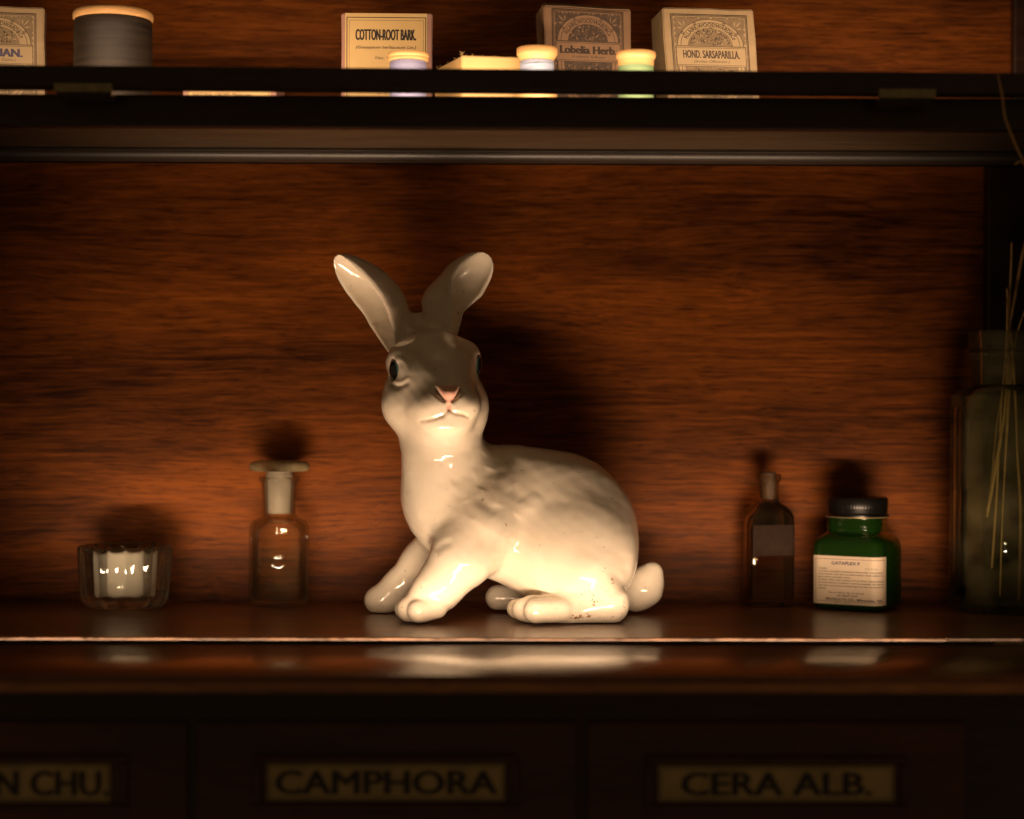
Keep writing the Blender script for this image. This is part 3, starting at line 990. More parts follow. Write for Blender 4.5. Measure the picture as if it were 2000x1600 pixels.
# ----------------------------------------------------------------------------
# THINGS ON THE LOWER SHELF
# ----------------------------------------------------------------------------
M['glass_clear'] = glass('clear_glass', (0.98, 0.98, 0.96), dust_glow=0.010)
M['glass_thick'] = glass('pressed_glass', (0.93, 0.94, 0.90), thick=0.6, wob=0.1, dust_glow=0.008, gloss=1.3)
M['glass_green_tint'] = glass('pale_green_glass', (0.86, 0.89, 0.78), wob=0.3, wscale=35, dust_glow=0.05, edge=0.92, gloss=1.0)  # film raised to put brightness into the dark bottle
M['glass_smoke'] = glass('dusty_smoky_glass', (0.82, 0.73, 0.62), rough=0.03, wob=0.3, dust_glow=0.012, gloss=1.6)
M['glass_disc'] = glass('stopper_glass', (0.93, 0.92, 0.86), thick=0.25, wob=0.2, dust_glow=0.55)  # strong film puts the disc's brightness into its colour
M['glass_frost'] = plain('ground_glass', (0.52, 0.46, 0.36), rough=0.55, var=0.12, vscale=120)
nt_ = M['glass_frost'].node_tree; nt_.nodes['Principled BSDF'].inputs['Transmission Weight'].default_value = 0.35
M['wax'] = plain('white_wax', (0.82, 0.76, 0.66), rough=0.55, var=0.05)
M['wick'] = plain('cotton_wick', (0.32, 0.25, 0.17), rough=0.8)
M['cork'] = plain('dark_cork', (0.10, 0.062, 0.036), rough=0.8, var=0.4, vscale=300)
M['brown_label'] = plain('faded_brown_label', (0.034, 0.020, 0.013), rough=0.85, spec=0.12, var=0.3, vscale=70)
M['black_lid'] = plain('black_lid_plastic', (0.005, 0.0045, 0.004), rough=0.3, coat=0.2)
M['paper_label'] = plain('cream_paper_label', (0.62, 0.50, 0.36), rough=0.6, var=0.06, vscale=60)
M['straw'] = plain('dried_stem', (0.46, 0.29, 0.12), rough=0.6, var=0.3, vscale=1.0, vstretch=(500, 500, 60))

# tealight holder -----------------------------------------------------------
dT = 1.503
cT = P(244, 1195, dT); cT[2] = 0.0006
th = thing('candle_holder', 'low ribbed clear glass holder around a white candle, leftmost on the lower shelf', 'candle holder', cT)
def ribs(r, z, a):
    if r > 0.0325 and 0.006 < z:
        return r * (1.0 + 0.095 * abs(math.cos(8 * a)) - 0.05)
    if r > 0.031:
        return r * (1.0 + 0.03 * abs(math.cos(8 * a)) - 0.015)
    return r
prof = [(0, 0.0), (0.024, 0.0), (0.0295, 0.0012), (0.0325, 0.005), (0.0335, 0.010)]
prof += [(0.0335 + 0.0024 * (z - 0.010) / 0.036, z) for z in (0.018, 0.026, 0.034, 0.042)]
prof += [(0.0358, 0.0470), (0.0354, 0.0490), (0.0343, 0.0497), (0.0330, 0.0492), (0.0300, 0.0462), (0.0288, 0.043)]
prof += [(0.0262, z) for z in (0.03, 0.018, 0.0125)] + [(0.0240, 0.0105), (0.0, 0.0100)]
vs, fs = lathe(prof, 168, cT, ribs)
mesh_obj('glass_cup', vs, fs, M['glass_thick'], th)
cd = thing('candle', 'short white wax candle with bare wick inside the ribbed glass holder', 'candle', cT + np.array([0, 0, 0.0106]))
cc = cT + np.array([0, 0, 0.0106])
vs, fs = lathe([(0, 0), (0.0205, 0), (0.0212, 0.001), (0.0212, 0.0325), (0.0206, 0.0338), (0.016, 0.0342), (0.004, 0.0335), (0, 0.0333)], 48, cc)
mesh_obj('wax_body', vs, fs, M['wax'], cd)
vs, fs = tube([cc + np.array(p) for p in ((0, 0, 0.033), (-0.0004, 0, 0.0355), (-0.0012, 0, 0.0375), (-0.0030, 0, 0.0385))], 0.0009, 8)
mesh_obj('wick', vs, fs, M['wick'], cd)

# stoppered bottle -----------------------------------------------------------
dS = 1.530
pS = dS / FPX
cS = P(545, 1184, dS); cS[2] = 0.0006
sb = thing('stoppered_bottle', 'small clear glass bottle with a wide flat ground glass stopper', 'bottle', cS)
R_ = 58.5 * pS
outer = [(0, 0.0012), (0.016, 0.0008), (0.0205, 0.0), (R_ - 0.0012, 0.0012), (R_, 0.0045), (R_, 0.060), (R_ - 0.0008, 0.0645), (R_ - 0.0035, 0.0682), (R_ - 0.0085, 0.0698), (0.0142, 0.0712), (0.0132, 0.074), (0.0134, 0.085), (0.0142, 0.0985), (0.0160, 0.0995), (0.0163, 0.1015), (0.0155, 0.1030)]
inner = [(0.0130, 0.1028), (0.0127, 0.10), (0.0119, 0.080), (0.0116, 0.0705), (0.0145, 0.0680), (R_ - 0.0055, 0.0655), (R_ - 0.0028, 0.0615), (R_ - 0.0024, 0.055), (R_ - 0.0024, 0.008), (R_ - 0.0045, 0.0048), (0.012, 0.0056), (0, 0.0062)]
vs, fs = lathe(outer + inner, 72, cS)
mesh_obj('glass_body', vs, fs, M['glass_clear'], sb)
vs, fs = lathe([(0.0147, 0.0715), (0.01395, 0.075), (0.0141, 0.085), (0.0148, 0.0980), (0.0144, 0.0985), (0.0139, 0.085), (0.0137, 0.075)], 48, cS) if False else lathe([(0, 0.0735), (0.0105, 0.0737), (0.0111, 0.075), (0.0122, 0.0975), (0.0112, 0.1005), (0.0105, 0.1040), (0.0104, 0.1060), (0.0106, 0.1078), (0, 0.1080)], 48, cS)
st = mesh_obj('stopper_shank', vs, fs, M['glass_frost'], sb)
vs, fs = lathe([(0, 0.1082), (0.0105, 0.1083), (0.0205, 0.1075), (0.0232, 0.1082), (0.0240, 0.1105), (0.0238, 0.1130), (0.0222, 0.1150), (0.018, 0.1158), (0.008, 0.1162), (0, 0.1163)], 72, cS)
mesh_obj('stopper_disc', vs, fs, M['glass_disc'], sb)

# rounded-rectangle sections ---------------------------------------------------
def rrect(hx, hy, r, n=7):
    pts = []
    for cx, cy, a0 in ((hx - r, hy - r, 0), (-hx + r, hy - r, 90), (-hx + r, -hy + r, 180), (hx - r, -hy + r, 270)):
        for k in range(n + 1):
            a = math.radians(a0 + 90 * k / n)
            pts.append((cx + r * math.cos(a), cy + r * math.sin(a)))
    return np.array(pts)
def circle_like(base, R_):
    n = len(base)
    ang = np.arctan2(base[:, 1], base[:, 0])
    return np.stack([R_ * np.cos(ang), R_ * np.sin(ang)], 1)
def place(sec2, z, c, rot):
    ca, sa = math.cos(rot), math.sin(rot)
    return [(c[0] + ca * p[0] - sa * p[1], c[1] + sa * p[0] + ca * p[1], c[2] + z) for p in sec2]

# small panel bottle -----------------------------------------------------------
dV = 1.534
pV = dV / FPX
cV = P(1499, 1183, dV); cV[2] = 0.0006
vb = thing('panel_bottle', 'small dusty brown rectangular medicine bottle with a dark blank label, left of the green jar', 'bottle', cV)
base = rrect(0.0190, 0.0125, 0.0035, 5)
neck = circle_like(base, 1.0)
rotV = math.radians(14)
def blend(t, R_):
    return base * (1 - t) + neck * R_ * t
secs = []
for z, k in ((0.0, 0.90), (0.0012, 0.97), (0.003, 1.0), (0.066, 1.0), (0.072, 0.99)):
    secs.append(place(base * k, z, cV, rotV))
for z, t, R2 in ((0.0765, 0.25, 0.012), (0.0800, 0.6, 0.0105), (0.0825, 0.9, 0.0092), (0.0845, 1, 0.0088), (0.099, 1, 0.0088), (0.1005, 1, 0.0104), (0.1045, 1, 0.0108), (0.1060, 1, 0.0102)):
    secs.append(place(blend(t, R2), z, cV, rotV))
for z, t, R2 in ((0.1060, 1, 0.0072), (0.090, 1, 0.0064), (0.0835, 1, 0.0066)):
    secs.append(place(blend(t, R2), z, cV, rotV))
for z, k in ((0.076, 0.62), (0.071, 0.84), (0.064, 0.87), (0.008, 0.87), (0.0055, 0.80)):
    secs.append(place(base * k, z, cV, rotV))
vs, fs = loft(secs)
sharp(mesh_obj('glass_body', vs, fs, M['glass_smoke'], vb), 40)
vs, fs = lathe([(0, 0.086), (0.0058, 0.086), (0.0061, 0.088), (0.0068, 0.1040), (0.0070, 0.1068), (0.0062, 0.1075), (0, 0.1077)], 28, cV)
mesh_obj('cork', vs, fs, M['cork'], vb)
def perim_map(base2, c, rot, off):
    seg = np.roll(base2, -1, 0) - base2
    L = np.hypot(seg[:, 0], seg[:, 1]); cum = np.concatenate([[0], np.cumsum(L)]); tot = cum[-1]
    def f(s, z, l):
        s = s % tot
        i = int(np.searchsorted(cum, s, side='right') - 1); i = min(i, len(seg) - 1)
        t = (s - cum[i]) / max(L[i], 1e-9)
        p = base2[i] + t * seg[i]
        n = np.array([seg[i][1], -seg[i][0]]) / max(L[i], 1e-9)
        p = p + n * (off + l)
        return place([p], z, c, rot)[0]
    return f, tot
# the front face (-y) of a rrect runs from corner list index 2n+1.. to 3n+2
def front_start(base2, n):
    seg = np.roll(base2, -1, 0) - base2
    L = np.hypot(seg[:, 0], seg[:, 1]); cum = np.concatenate([[0], np.cumsum(L)])
    i = int(np.where((base2[:, 1] < base2[:, 1].min() + 1e-7))[0][0])
    return cum[i]
f, tot = perim_map(base, cV, rotV, 0.0003)
s0 = front_start(base, 5)
sh = Sheet(); sh.rect(0.0022, 0.0395, 0.041, 0.0655, 0, 0, nu=24)
sh.build('label', [M['brown_label']], vb, lambda u, v_, l: f(s0 - 0.004 + u, v_, l))

# green jar -----------------------------------------------------------------
dJ = 1.522
cJ = P(1674, 1187, dJ); cJ[2] = 0.0006
gj = thing('green_jar', 'green glass jar with ribbed black lid and cream printed label', 'jar', cJ)
m, nt, b = new_mat('bottle_green_glass')
b.inputs['Base Color'].default_value = (0.020, 0.095, 0.008, 1)
b.inputs['Transmission Weight'].default_value = 0.75
b.inputs['Roughness'].default_value = 0.10
b.inputs['IOR'].default_value = 1.5
b.inputs['Coat Weight'].default_value = 0.4
M['green_glass'] = m
M['green_fill'] = plain('jar_dark_contents', (0.012, 0.055, 0.010), rough=0.7, var=0.3, vscale=40)
rotJ = math.radians(-31)
jb = rrect(0.0292, 0.0288, 0.0085, 7)
jc = circle_like(jb, 1.0)
def jblend(t, R2):
    return jb * (1 - t) + jc * R2 * t
secs = []
for z, k in ((0.0, 0.88), (0.0010, 0.94), (0.0035, 0.985), (0.006, 1.0), (0.044, 1.0), (0.048, 0.992)):
    secs.append(place(jb * k, z, cJ, rotJ))
for z, t, R2 in ((0.0525, 0.15, 0.0295), (0.0560, 0.45, 0.0275), (0.0590, 0.8, 0.0258), (0.0606, 1, 0.0246), (0.0616, 1, 0.0243), (0.0640, 1, 0.0243), (0.0650, 1, 0.0248), (0.0664, 1, 0.0250), (0.0676, 1, 0.0246), (0.0710, 1, 0.0243), (0.0722, 1, 0.0246)):
    secs.append(place(jblend(t, R2), z, cJ, rotJ))
vs, fs = loft(secs)
sharp(mesh_obj('glass_body', vs, fs, M['green_glass'], gj), 50)
secs = [place(jb * k, z, cJ, rotJ) for z, k in ((0.003, 0.86), (0.006, 0.93), (0.044, 0.93), (0.049, 0.90))] + [place(jblend(t, R2), z, cJ, rotJ) for z, t, R2 in ((0.0545, 0.5, 0.0250), (0.058, 1, 0.0225), (0.070, 1, 0.0215))]
vs, fs = loft(secs)
mesh_obj('contents', vs, fs, M['green_fill'], gj)
def lidrib(r, z, a):
    return r * (1 + 0.012 * (abs((a * 60 / (2 * math.pi)) % 1 - 0.5) * 2 - 0.5)) if (r > 0.0236 and z > 0.0800) else r
vs, fs = lathe([(0, 0.0726), (0.0244, 0.0726), (0.0250, 0.0732), (0.0250, 0.0742), (0.0242, 0.0748), (0.0238, 0.0760), (0.0242, 0.0775), (0.0238, 0.0795), (0.0241, 0.0805), (0.0241, 0.0868), (0.0236, 0.0880), (0.0220, 0.0885), (0.0150, 0.0882), (0, 0.0881)], 240, cJ, lidrib)
sharp(mesh_obj('lid', vs, fs, M['black_lid'], gj), 50)
M['bead_glint'] = plain('gold_bead_glint', (0.55, 0.42, 0.22), rough=0.3, metal=0.6)  # bead under the lid; its gold highlight is put into the metal colour
vs, fs = lathe([(0.0244, 0.07225), (0.0252, 0.07235), (0.0252, 0.0730), (0.0244, 0.0731), (0.0244, 0.07225)], 96, cJ)
mesh_obj('glint_ring', vs, fs, M['bead_glint'], gj)
f2, tot2 = perim_map(jb, cJ, rotJ, 0.00025)
s0 = front_start(jb, 7)
sh = Sheet()
LW, LZ0, LZ1 = 0.0615, 0.0045, 0.0425
sh.rect(-0.004, LW, LZ0, LZ1, 0, 0, nu=40)
sh.frame(-0.0015, LW - 0.0022, LZ0 + 0.0022, LZ1 - 0.0022, 0.00035, 1, 1, nu=40)
sh.text('CATAPLEX F', 0.0120, LZ1 - 0.0066, 0.0235, 0.0024, 2, 2, bold=0.04, align='l')
sh.text('F P 7116', 0.040, LZ1 - 0.0100, 0.0095, 0.0013, 1, 2, align='l')
lines = ['Complex:', 'Contains essential unsaturated fatty acids. Arachidonic', 'acid, linoleic acid, flax and beef tissues. Each tablet not', 'less of natural unsaturated complex.',
         'Dosage: 90% esters added and soy flour, (antioxidant)', 'the importance of vitamin F and its necessity for human', 'diet has not yet been agreed upon by the consensus of', 'authority.']
yy = LZ1 - 0.0092
for k, t in enumerate(lines):
    wd = {0: 0.0075, 3: 0.0270, 7: 0.0068}.get(k, 0.0545)
    sh.text(t, 0.0010, yy - 0.0012, wd, 0.00120, 3, 2, bold=0.02, align='l'); yy -= 0.00225
yy -= 0.0008
sh.text('Take one tablet per day or as directed.', 0.024, yy - 0.0012, 0.0300, 0.00115, 3, 2, bold=0.02)
sh.text('100 TABLETS  $3.00', 0.025, yy - 0.0036, 0.0165, 0.0013, 3, 2, bold=0.02)
sh.text('PRODUCTS CO., Milwaukee, Wis.', 0.0075, yy - 0.0068, 0.0475, 0.0018, 3, 2, bold=0.03, align='l')
sh.text('Made in U.S.A.', 0.022, yy - 0.0092, 0.0140, 0.0012, 1, 2)
sh.text('25', 0.0565, yy - 0.0094, 0.0018, 0.0013, 1, 2)
sh.build('label', [M['paper_label'], M['ink_soft'], M['ink_blue'], M['ink']], gj, lambda u, v_, l: f2(s0 + u - 0.002, v_, l))

# tall bottle with dried stems -----------------------------------------------
dB = 1.503
pB = dB / FPX
cB = P(1963, 1192, dB); cB[2] = 0.0006
tb = thing('tall_bottle', 'tall pale green octagonal glass bottle holding dried stems, rightmost on the shelf', 'bottle', cB)
def octa(R_, soft=0.12):
    pts = []
    for k in range(8):
        a = math.radians(22.5 + 45 * k + 6)
        for da in (-5.5, 0, 5.5):
            aa = a + math.radians(da)
            cut = math.cos(math.radians(22.5)) / math.cos(((aa - math.radians(6)) % math.radians(45)) - math.radians(22.5)) if False else 1.0
            rr = R_ * (1.0 if da else 0.998)
            rr = R_ * (math.cos(math.radians(22.5)) / math.cos(math.radians(22.5) - abs(math.radians(da)))) if da else R_ * 0.985
            pts.append((rr * math.cos(aa), rr * math.sin(aa)))
    return np.array(pts)
ob = octa(0.0440)
oc = circle_like(ob, 1.0)
secs = []
for z, k in ((0.0, 0.90), (0.002, 0.965), (0.006, 1.0), (0.158, 0.985), (0.164, 0.975)):
    secs.append(place(ob * k, z, cB, 0))
for z, t, R2 in ((0.1695, 0.3, 0.0395), (0.1735, 0.65, 0.0345), (0.1755, 0.95, 0.0300), (0.1775, 1, 0.0275), (0.198, 1, 0.0272), (0.2000, 1, 0.0285), (0.2030, 1, 0.0290), (0.2060, 1, 0.0275), (0.2090, 1, 0.0285), (0.2190, 1, 0.0293), (0.2205, 1, 0.0288)):
    secs.append(place(ob * (1 - t) + oc * R2 * t, z, cB, 0))
for z, t, R2 in ((0.2205, 1, 0.0262), (0.205, 1, 0.0250), (0.178, 1, 0.0250)):
    secs.append(place(oc * R2, z, cB, 0))
for z, k in ((0.172, 0.80), (0.164, 0.91), (0.155, 0.925), (0.012, 0.935), (0.0085, 0.90)):
    secs.append(place(ob * k, z, cB, 0))
vs, fs = loft(secs)
sharp(mesh_obj('glass_body', vs, fs, M['glass_green_tint'], tb), 28)
stems = [
    ('tallest thin dried stem standing upright in the tall bottle', [(1976, 473, 0), (1974, 540, 0), (1968, 640, 0), (1958, 760, 2), (1947, 830, 3), (1938, 930, 4), (1928, 1010, 4)], 0.8),
    ('thicker dried stem leaning right out of the tall bottle neck', [(2022, 420, 8), (2000, 485, 6), (1985, 565, 4), (1972, 640, 2), (1968, 700, 0), (1962, 800, -4), (1947, 900, -10), (1929, 1000, -14)], 1.1),
    ('short dried stem ending just above the tall bottle mouth', [(1967, 562, -6), (1967, 640, -6), (1962, 720, -6), (1955, 800, -6), (1947, 960, -6), (1937, 1110, -6)], 0.75),
    ('straight dried stem in the right half of the tall bottle', [(1974, 650, 3), (1979, 720, 4), (1984, 800, 6), (1987, 890, 8), (1993, 1005, 10), (1990, 1172, 12)], 1.0),
    ('thin dried stem in the middle of the tall bottle, wholly inside it', [(1972, 690, -3), (1968, 780, -6), (1962, 915, -10), (1956, 1060, -14), (1953, 1165, -16)], 0.6),
]
for lab, pts, rr in stems:
    W_ = catmull([P(x, y, dB + D / 1000) for x, y, D in pts], 8)
    vs, fs = tube(W_, lambda t: 0.00120 * rr * (0.8 + 0.25 * math.sin(9 * t)), 8)
    o = mesh_obj('dried_stem', vs, fs, M['straw'], None, origin=W_[-1])
    tag(o, lab, 'dried stem', 'dried stems in the tall bottle')
W_ = catmull([P(1949, 147, 1.262), P(1957, 185, 1.262), P(1962, 225, 1.265), P(1968, 245, 1.268), P(1985, 287, 1.275), P(2006, 332, 1.29), P(2040, 420, 1.34), P(2035, 520, 1.42), P(1990, 640, 1.497), P(1976, 720, 1.503), P(1966, 860, 1.497), P(1958, 1000, 1.49)], 10)
a = len(W_)
vs1 = tube(W_, lambda t: 0.0006 + 0.0003 * math.sin(3 * t), 8)
tw = catmull([P(1999, 318, 1.283), P(1990, 316, 1.28), P(1982, 322, 1.28)], 6)
vs2 = tube(tw, 0.0006, 6)
vs, fs = merge(vs1, vs2)
o = mesh_obj('dried_stem', vs, fs, M['straw'], None, origin=W_[-1])
tag(o, 'long dried stem bending out in front of the upper shelf edge, far right', 'dried stem', 'dried stems in the tall bottle')
# ----------------------------------------------------------------------------
# THINGS ON THE UPPER SHELF
# ----------------------------------------------------------------------------
M['kraft'] = plain('old_tan_carton', (0.38, 0.275, 0.15), rough=0.7, var=0.14, vscale=45, bump=0.1)
M['kraft_brown'] = plain('old_brown_carton', (0.26, 0.155, 0.085), rough=0.7, var=0.16, vscale=45, bump=0.1)
M['print_tan'] = plain('tan_print_ground', (0.23, 0.165, 0.09), rough=0.7, var=0.2, vscale=200)
M['print_brown'] = plain('brown_print_ground', (0.095, 0.062, 0.04), rough=0.7, var=0.35, vscale=300)
M['paper_tan'] = plain('tan_label_paper', (0.42, 0.31, 0.17), rough=0.7, var=0.08, vscale=60)
M['paper_brown'] = plain('brown_label_paper', (0.30, 0.18, 0.10), rough=0.7, var=0.1, vscale=60)
M['paper_yellow'] = plain('yellow_label_paper', (0.64, 0.45, 0.19), rough=0.65, var=0.07, vscale=30)
M['mauve'] = plain('mauve_carton', (0.40, 0.22, 0.17), rough=0.7, var=0.12, vscale=60)
M['flat_card'] = plain('pale_yellow_carton', (0.62, 0.42, 0.17), rough=0.7, var=0.07, vscale=30)
M['ink_brown'] = plain('brown_ink', (0.055, 0.035, 0.024), rough=0.65, var=0.3, vscale=900)
M['spool_wood'] = plain('turned_spool_wood', (0.62, 0.36, 0.14), rough=0.5, var=0.2, vscale=1.0, vstretch=(60, 60, 400))

def thread_mat(name, col, var=0.35):
    m, nt, b = new_mat(name)
    tc = nd(nt, 'ShaderNodeTexCoord')
    mp = nd(nt, 'ShaderNodeMapping'); mp.inputs['Scale'].default_value = (14, 14, 420)
    nt.links.new(tc.outputs['Object'], mp.inputs[0])
    n = nd(nt, 'ShaderNodeTexNoise', Scale=1.0, Detail=4.0, Roughness=0.7); nt.links.new(mp.outputs[0], n.inputs[0])
    rp = ramp(nt, n.outputs['Fac'], [(0.3, tuple(c * (1 - var) for c in col)), (0.7, tuple(min(1, c * (1 + var)) for c in col))])
    nt.links.new(rp.outputs[0], b.inputs['Base Color'])
    b.inputs['Roughness'].default_value = 0.55
    b.inputs['Sheen Weight'].default_value = 0.0
    wv = nd(nt, 'ShaderNodeTexWave', Scale=420.0, Distortion=2.0); wv.bands_direction = 'Z'
    nt.links.new(tc.outputs['Object'], wv.inputs[0])
    bp = nd(nt, 'ShaderNodeBump', Strength=0.5, Distance=0.0004)
    nt.links.new(wv.outputs['Fac'], bp.inputs['Height']); nt.links.new(bp.outputs[0], b.inputs['Normal'])
    return m
M['thread_black'] = thread_mat('charcoal_thread', (0.017, 0.011, 0.006), 0.75)
M['thread_blue'] = thread_mat('pale_violet_thread', (0.20, 0.21, 0.36), 0.15)
M['thread_sky'] = thread_mat('sky_blue_thread', (0.32, 0.38, 0.52), 0.2)
M['thread_green'] = thread_mat('pale_green_thread', (0.19, 0.31, 0.15), 0.2)

ZS = ZU + 0.0004
def flatrect(px0, px1, d):
    return P(px0, 100, d)[0], P(px1, 100, d)[0]

def carton(name, label, x0, x1, d, depth, ztop, mats, group, shear=0.0, skew=0.0, bevel_top=0.0, rot=0.0, top_dz=0.0):
    """an old carton standing on the upper shelf; returns (thing, map from front-face (u, v) to the world)"""
    y = d - 1.4
    W_, H_ = x1 - x0, ztop - ZS
    root = thing(name, label, 'box', ((x0 + x1) / 2, y, ZS), group)
    ca, sa = math.cos(rot), math.sin(rot)
    def tr(u, w, v_):
        x = u - W_ / 2 + shear * v_
        yy = w
        return ((x0 + x1) / 2 + ca * x - sa * yy, y + sa * x + ca * yy, ZS + v_ * (1 + top_dz * (u / W_ - 0.5)))
    b = bmesh.new()
    bt = bevel_top
    prof = [(0, 0), (0, H_ - bt), (bt * 1.4, H_), (depth, H_), (depth, 0)] if bt > 0 else [(0, 0), (0, H_), (depth, H_), (depth, 0)]
    vl = [b.verts.new(tr(0, p[0], p[1])) for p in prof]; vr = [b.verts.new(tr(W_, p[0], p[1])) for p in prof]
    n = len(prof)
    b.faces.new(vl[::-1]); b.faces.new(vr)
    for k in range(n):
        b.faces.new((vl[k], vl[(k + 1) % n], vr[(k + 1) % n], vr[k]))
    bmesh.ops.recalc_face_normals(b, faces=b.faces[:])
    bmesh.ops.bevel(b, geom=b.edges[:], offset=0.0009, segments=2, affect='EDGES')
    # soft, slightly crushed faces
    bmesh.ops.subdivide_edges(b, edges=[e for e in b.edges if e.calc_length() > 0.02], cuts=3, use_grid_fill=True)
    for vtx in b.verts:
        vtx.co += Vector((0.0003 * math.sin(170 * vtx.co.z + 40 * vtx.co.x), 0, 0.0003 * math.sin(130 * vtx.co.x)))
    sharp(bm_obj('carton', b, mats, root, smooth=True), 30)
    return root, (lambda u, v_, l: tr(u, -l - 0.0004, v_)), W_, H_

def flowers(sh, cu, cv, rx, ry, a0, a1, dark, light, n=90, seed=1, layer=3):
    r = random.Random(seed)
    for k in range(n):
        rad = math.sqrt(r.random()); a = math.radians(r.uniform(a0, a1))
        u, v_ = cu + rx * rad * math.cos(a), cv + ry * rad * math.sin(a)
        L_ = r.uniform(0.0010, 0.0026); wd = L_ * r.uniform(0.22, 0.45); t = r.uniform(0, 6.28)
        c_, s_ = math.cos(t), math.sin(t)
        pts = [(u + c_ * p * L_ - s_ * q_ * wd, v_ + s_ * p * L_ + c_ * q_ * wd) for p, q_ in ((-0.5, 0), (-0.15, 0.5), (0.25, 0.4), (0.5, 0), (0.2, -0.45), (-0.2, -0.4))]
        sh.poly(pts, dark if r.random() < 0.6 else light, layer + (k % 5) * 0.35)

def herb_label(root, fn, W_, H_, title, sub, ground, paper, titlefont='cond', seed=1, u_off=0.0, name='HOND'):
    """engraved label: ruled border, arched scroll with the maker's name, flowers, name strip"""
    sh = Sheet()
    mg = 0.0058
    u0, u1, v0, v1 = mg, W_ - mg, 0.010, H_ - 0.0048
    MP, MG, MI = 0, 1, 2                               # paper, tinted ground, ink
    sh.frame(u0, u1, v0, v1, 0.00055, MI, 1)
    sh.frame(u0 + 0.0011, u1 - 0.0011, v0 + 0.0011, v1 - 0.0011, 0.0003, MI, 1)
    gu0, gu1, gv0, gv1 = u0 + 0.0024, u1 - 0.0024, v0 + 0.0024, v1 - 0.0024
    sh.rect(gu0, gu1, gv0, gv1, MG, 1)
    r = random.Random(seed)
    for k in range(18):                                # scalloped edge of the tinted ground
        t = k / 17
        for (u, v_) in ((gu0, gv0 + t * (gv1 - gv0)), (gu1, gv0 + t * (gv1 - gv0)), (gu0 + t * (gu1 - gu0), gv1), (gu0 + t * (gu1 - gu0), gv0)):
            if r.random() < 0.62:
                sh.arc(u, v_, 0, r.uniform(0.0005, 0.0011), 0, 360, MP, 1.6, 8)
    cu = W_ / 2
    s_v0, s_v1 = H_ - 0.0440, H_ - 0.0288             # name strip
    cv = s_v1 + 0.0005
    ro = (gu1 - gu0) / 2 - 0.0015
    ey = (gv1 - 0.0012 - cv) / ro
    # corner fleurs
    for sx in (-1, 1):
        for (du, dv, ang) in ((0.0045, 0.0045, 135), (0.0075, 0.0040, 100), (0.0040, 0.0080, 170)):
            uu = cu + sx * ((gu1 - gu0) / 2 - du); vv = gv1 - dv
            a = math.radians(ang if sx > 0 else 180 - ang)
            a = math.atan2(1, sx) + (a - a) + math.radians({135: 0, 100: 40, 170: -40}[ang]) * sx
            L_ = 0.0042 if ang == 135 else 0.0028
            c_, s_ = math.cos(a), math.sin(a)
            sh.poly([(uu + c_ * p * L_ - s_ * q_ * 0.0012, vv + s_ * p * L_ + c_ * q_ * 0.0012) for p, q_ in ((-0.9, 0), (0, 0.5), (0.7, 0), (0, -0.5))], MP, 1.8)
    sh.arc(cu, cv, 0, ro, 0, 180, MI, 2.0, 48, ey)
    sh.arc(cu, cv, 0, ro - 0.0004, 0, 180, MP, 2.4, 48, ey)
    sh.arc(cu, cv, ro - 0.0030, ro - 0.0026, 0, 180, MI, 2.8, 48, ey)
    sh.arc(cu, cv, 0, ro - 0.0082, 0, 180, MG, 2.8, 40, ey)
    sh.text('ALLAIRE,WOODWARD&Co', cu, cv, (ro - 0.0072) * math.pi * 0.80, 0.0037, MI, 3.2, bold=0.02, arc=(ro - 0.0070, ey))
    for sx in (-1, 1):
        for t in (30, 62):
            a = math.radians(t)
            u, v_ = cu + sx * (ro - 0.0015) * math.cos(a), cv + ey * (ro - 0.0015) * math.sin(a)
            sh.arc(u, v_, 0.0006, 0.0011, 0, 360, MI, 3.4, 10)
    flowers(sh, cu, cv + 0.0006, ro - 0.0090, (ro - 0.0090) * ey, 4, 176, MI, MP, 120, seed, 3.4)
    # lower half: mirrored arch and ferns
    ev = (s_v0 - gv0) / ro
    sh.arc(cu, s_v0, 0, ro, 180, 360, MI, 2.0, 48, ev); sh.arc(cu, s_v0, 0, ro - 0.0004, 180, 360, MP, 2.4, 48, ev)
    sh.arc(cu, s_v0, ro - 0.0030, ro - 0.0026, 180, 360, MI, 2.8, 48, ev); sh.arc(cu, s_v0, 0, ro - 0.0050, 180, 360, MG, 2.8, 40, ev)
    flowers(sh, cu, s_v0 - 0.0004, ro - 0.0065, (ro - 0.0065) * ev, 184, 356, MI, MP, 170, seed + 5, 3.4)
    # strip
    sh.rect(gu0 + 0.0004, gu1 - 0.0002, s_v0, s_v1, MI, 5.4)
    sh.rect(gu0 + 0.0007, gu1 - 0.0005, s_v0 + 0.0003, s_v1 - 0.0003, MP, 5.8)
    sh.rect(gu0 + 0.0007, gu1 - 0.0005, s_v1 - 0.0013, s_v1 - 0.0010, MI, 6.2)
    sh.rect(gu0 + 0.0007, gu1 - 0.0005, s_v0 + 0.0010, s_v0 + 0.0013, MI, 6.2)
    gw = gu1 - gu0
    if titlefont == 'cond':
        for k in range(2):
            sh.text(title, cu + 0.00025 * k, s_v0 + 0.0064, gw * 0.80, 0.0060, MI, 6.6 + 0.4 * k, bold=0.012)
    elif titlefont == 'bold':
        for k in range(4):
            sh.text(title, cu - 0.0003 + 0.00028 * k, s_v0 + 0.0062, gw * 0.86, 0.0060, MI, 6.6 + 0.3 * k, bold=0.012)
    else:
        for k in range(4):
            sh.text(title, cu - 0.0032 + 0.0003 * k, s_v0 + 0.0062, gw * 0.80, 0.0062, 3, 6.6 + 0.3 * k, bold=0.012)
    sh.text(sub, cu, s_v0 + 0.0030, gw * 0.50, 0.0019, MI, 6.6, shear=0.28)
    mats = [paper, ground, M['ink_brown'], M['ink_blue']]
    return sh.build('printed_label', mats, root, fn)

G_H = 'tan herb cartons with engraved labels'
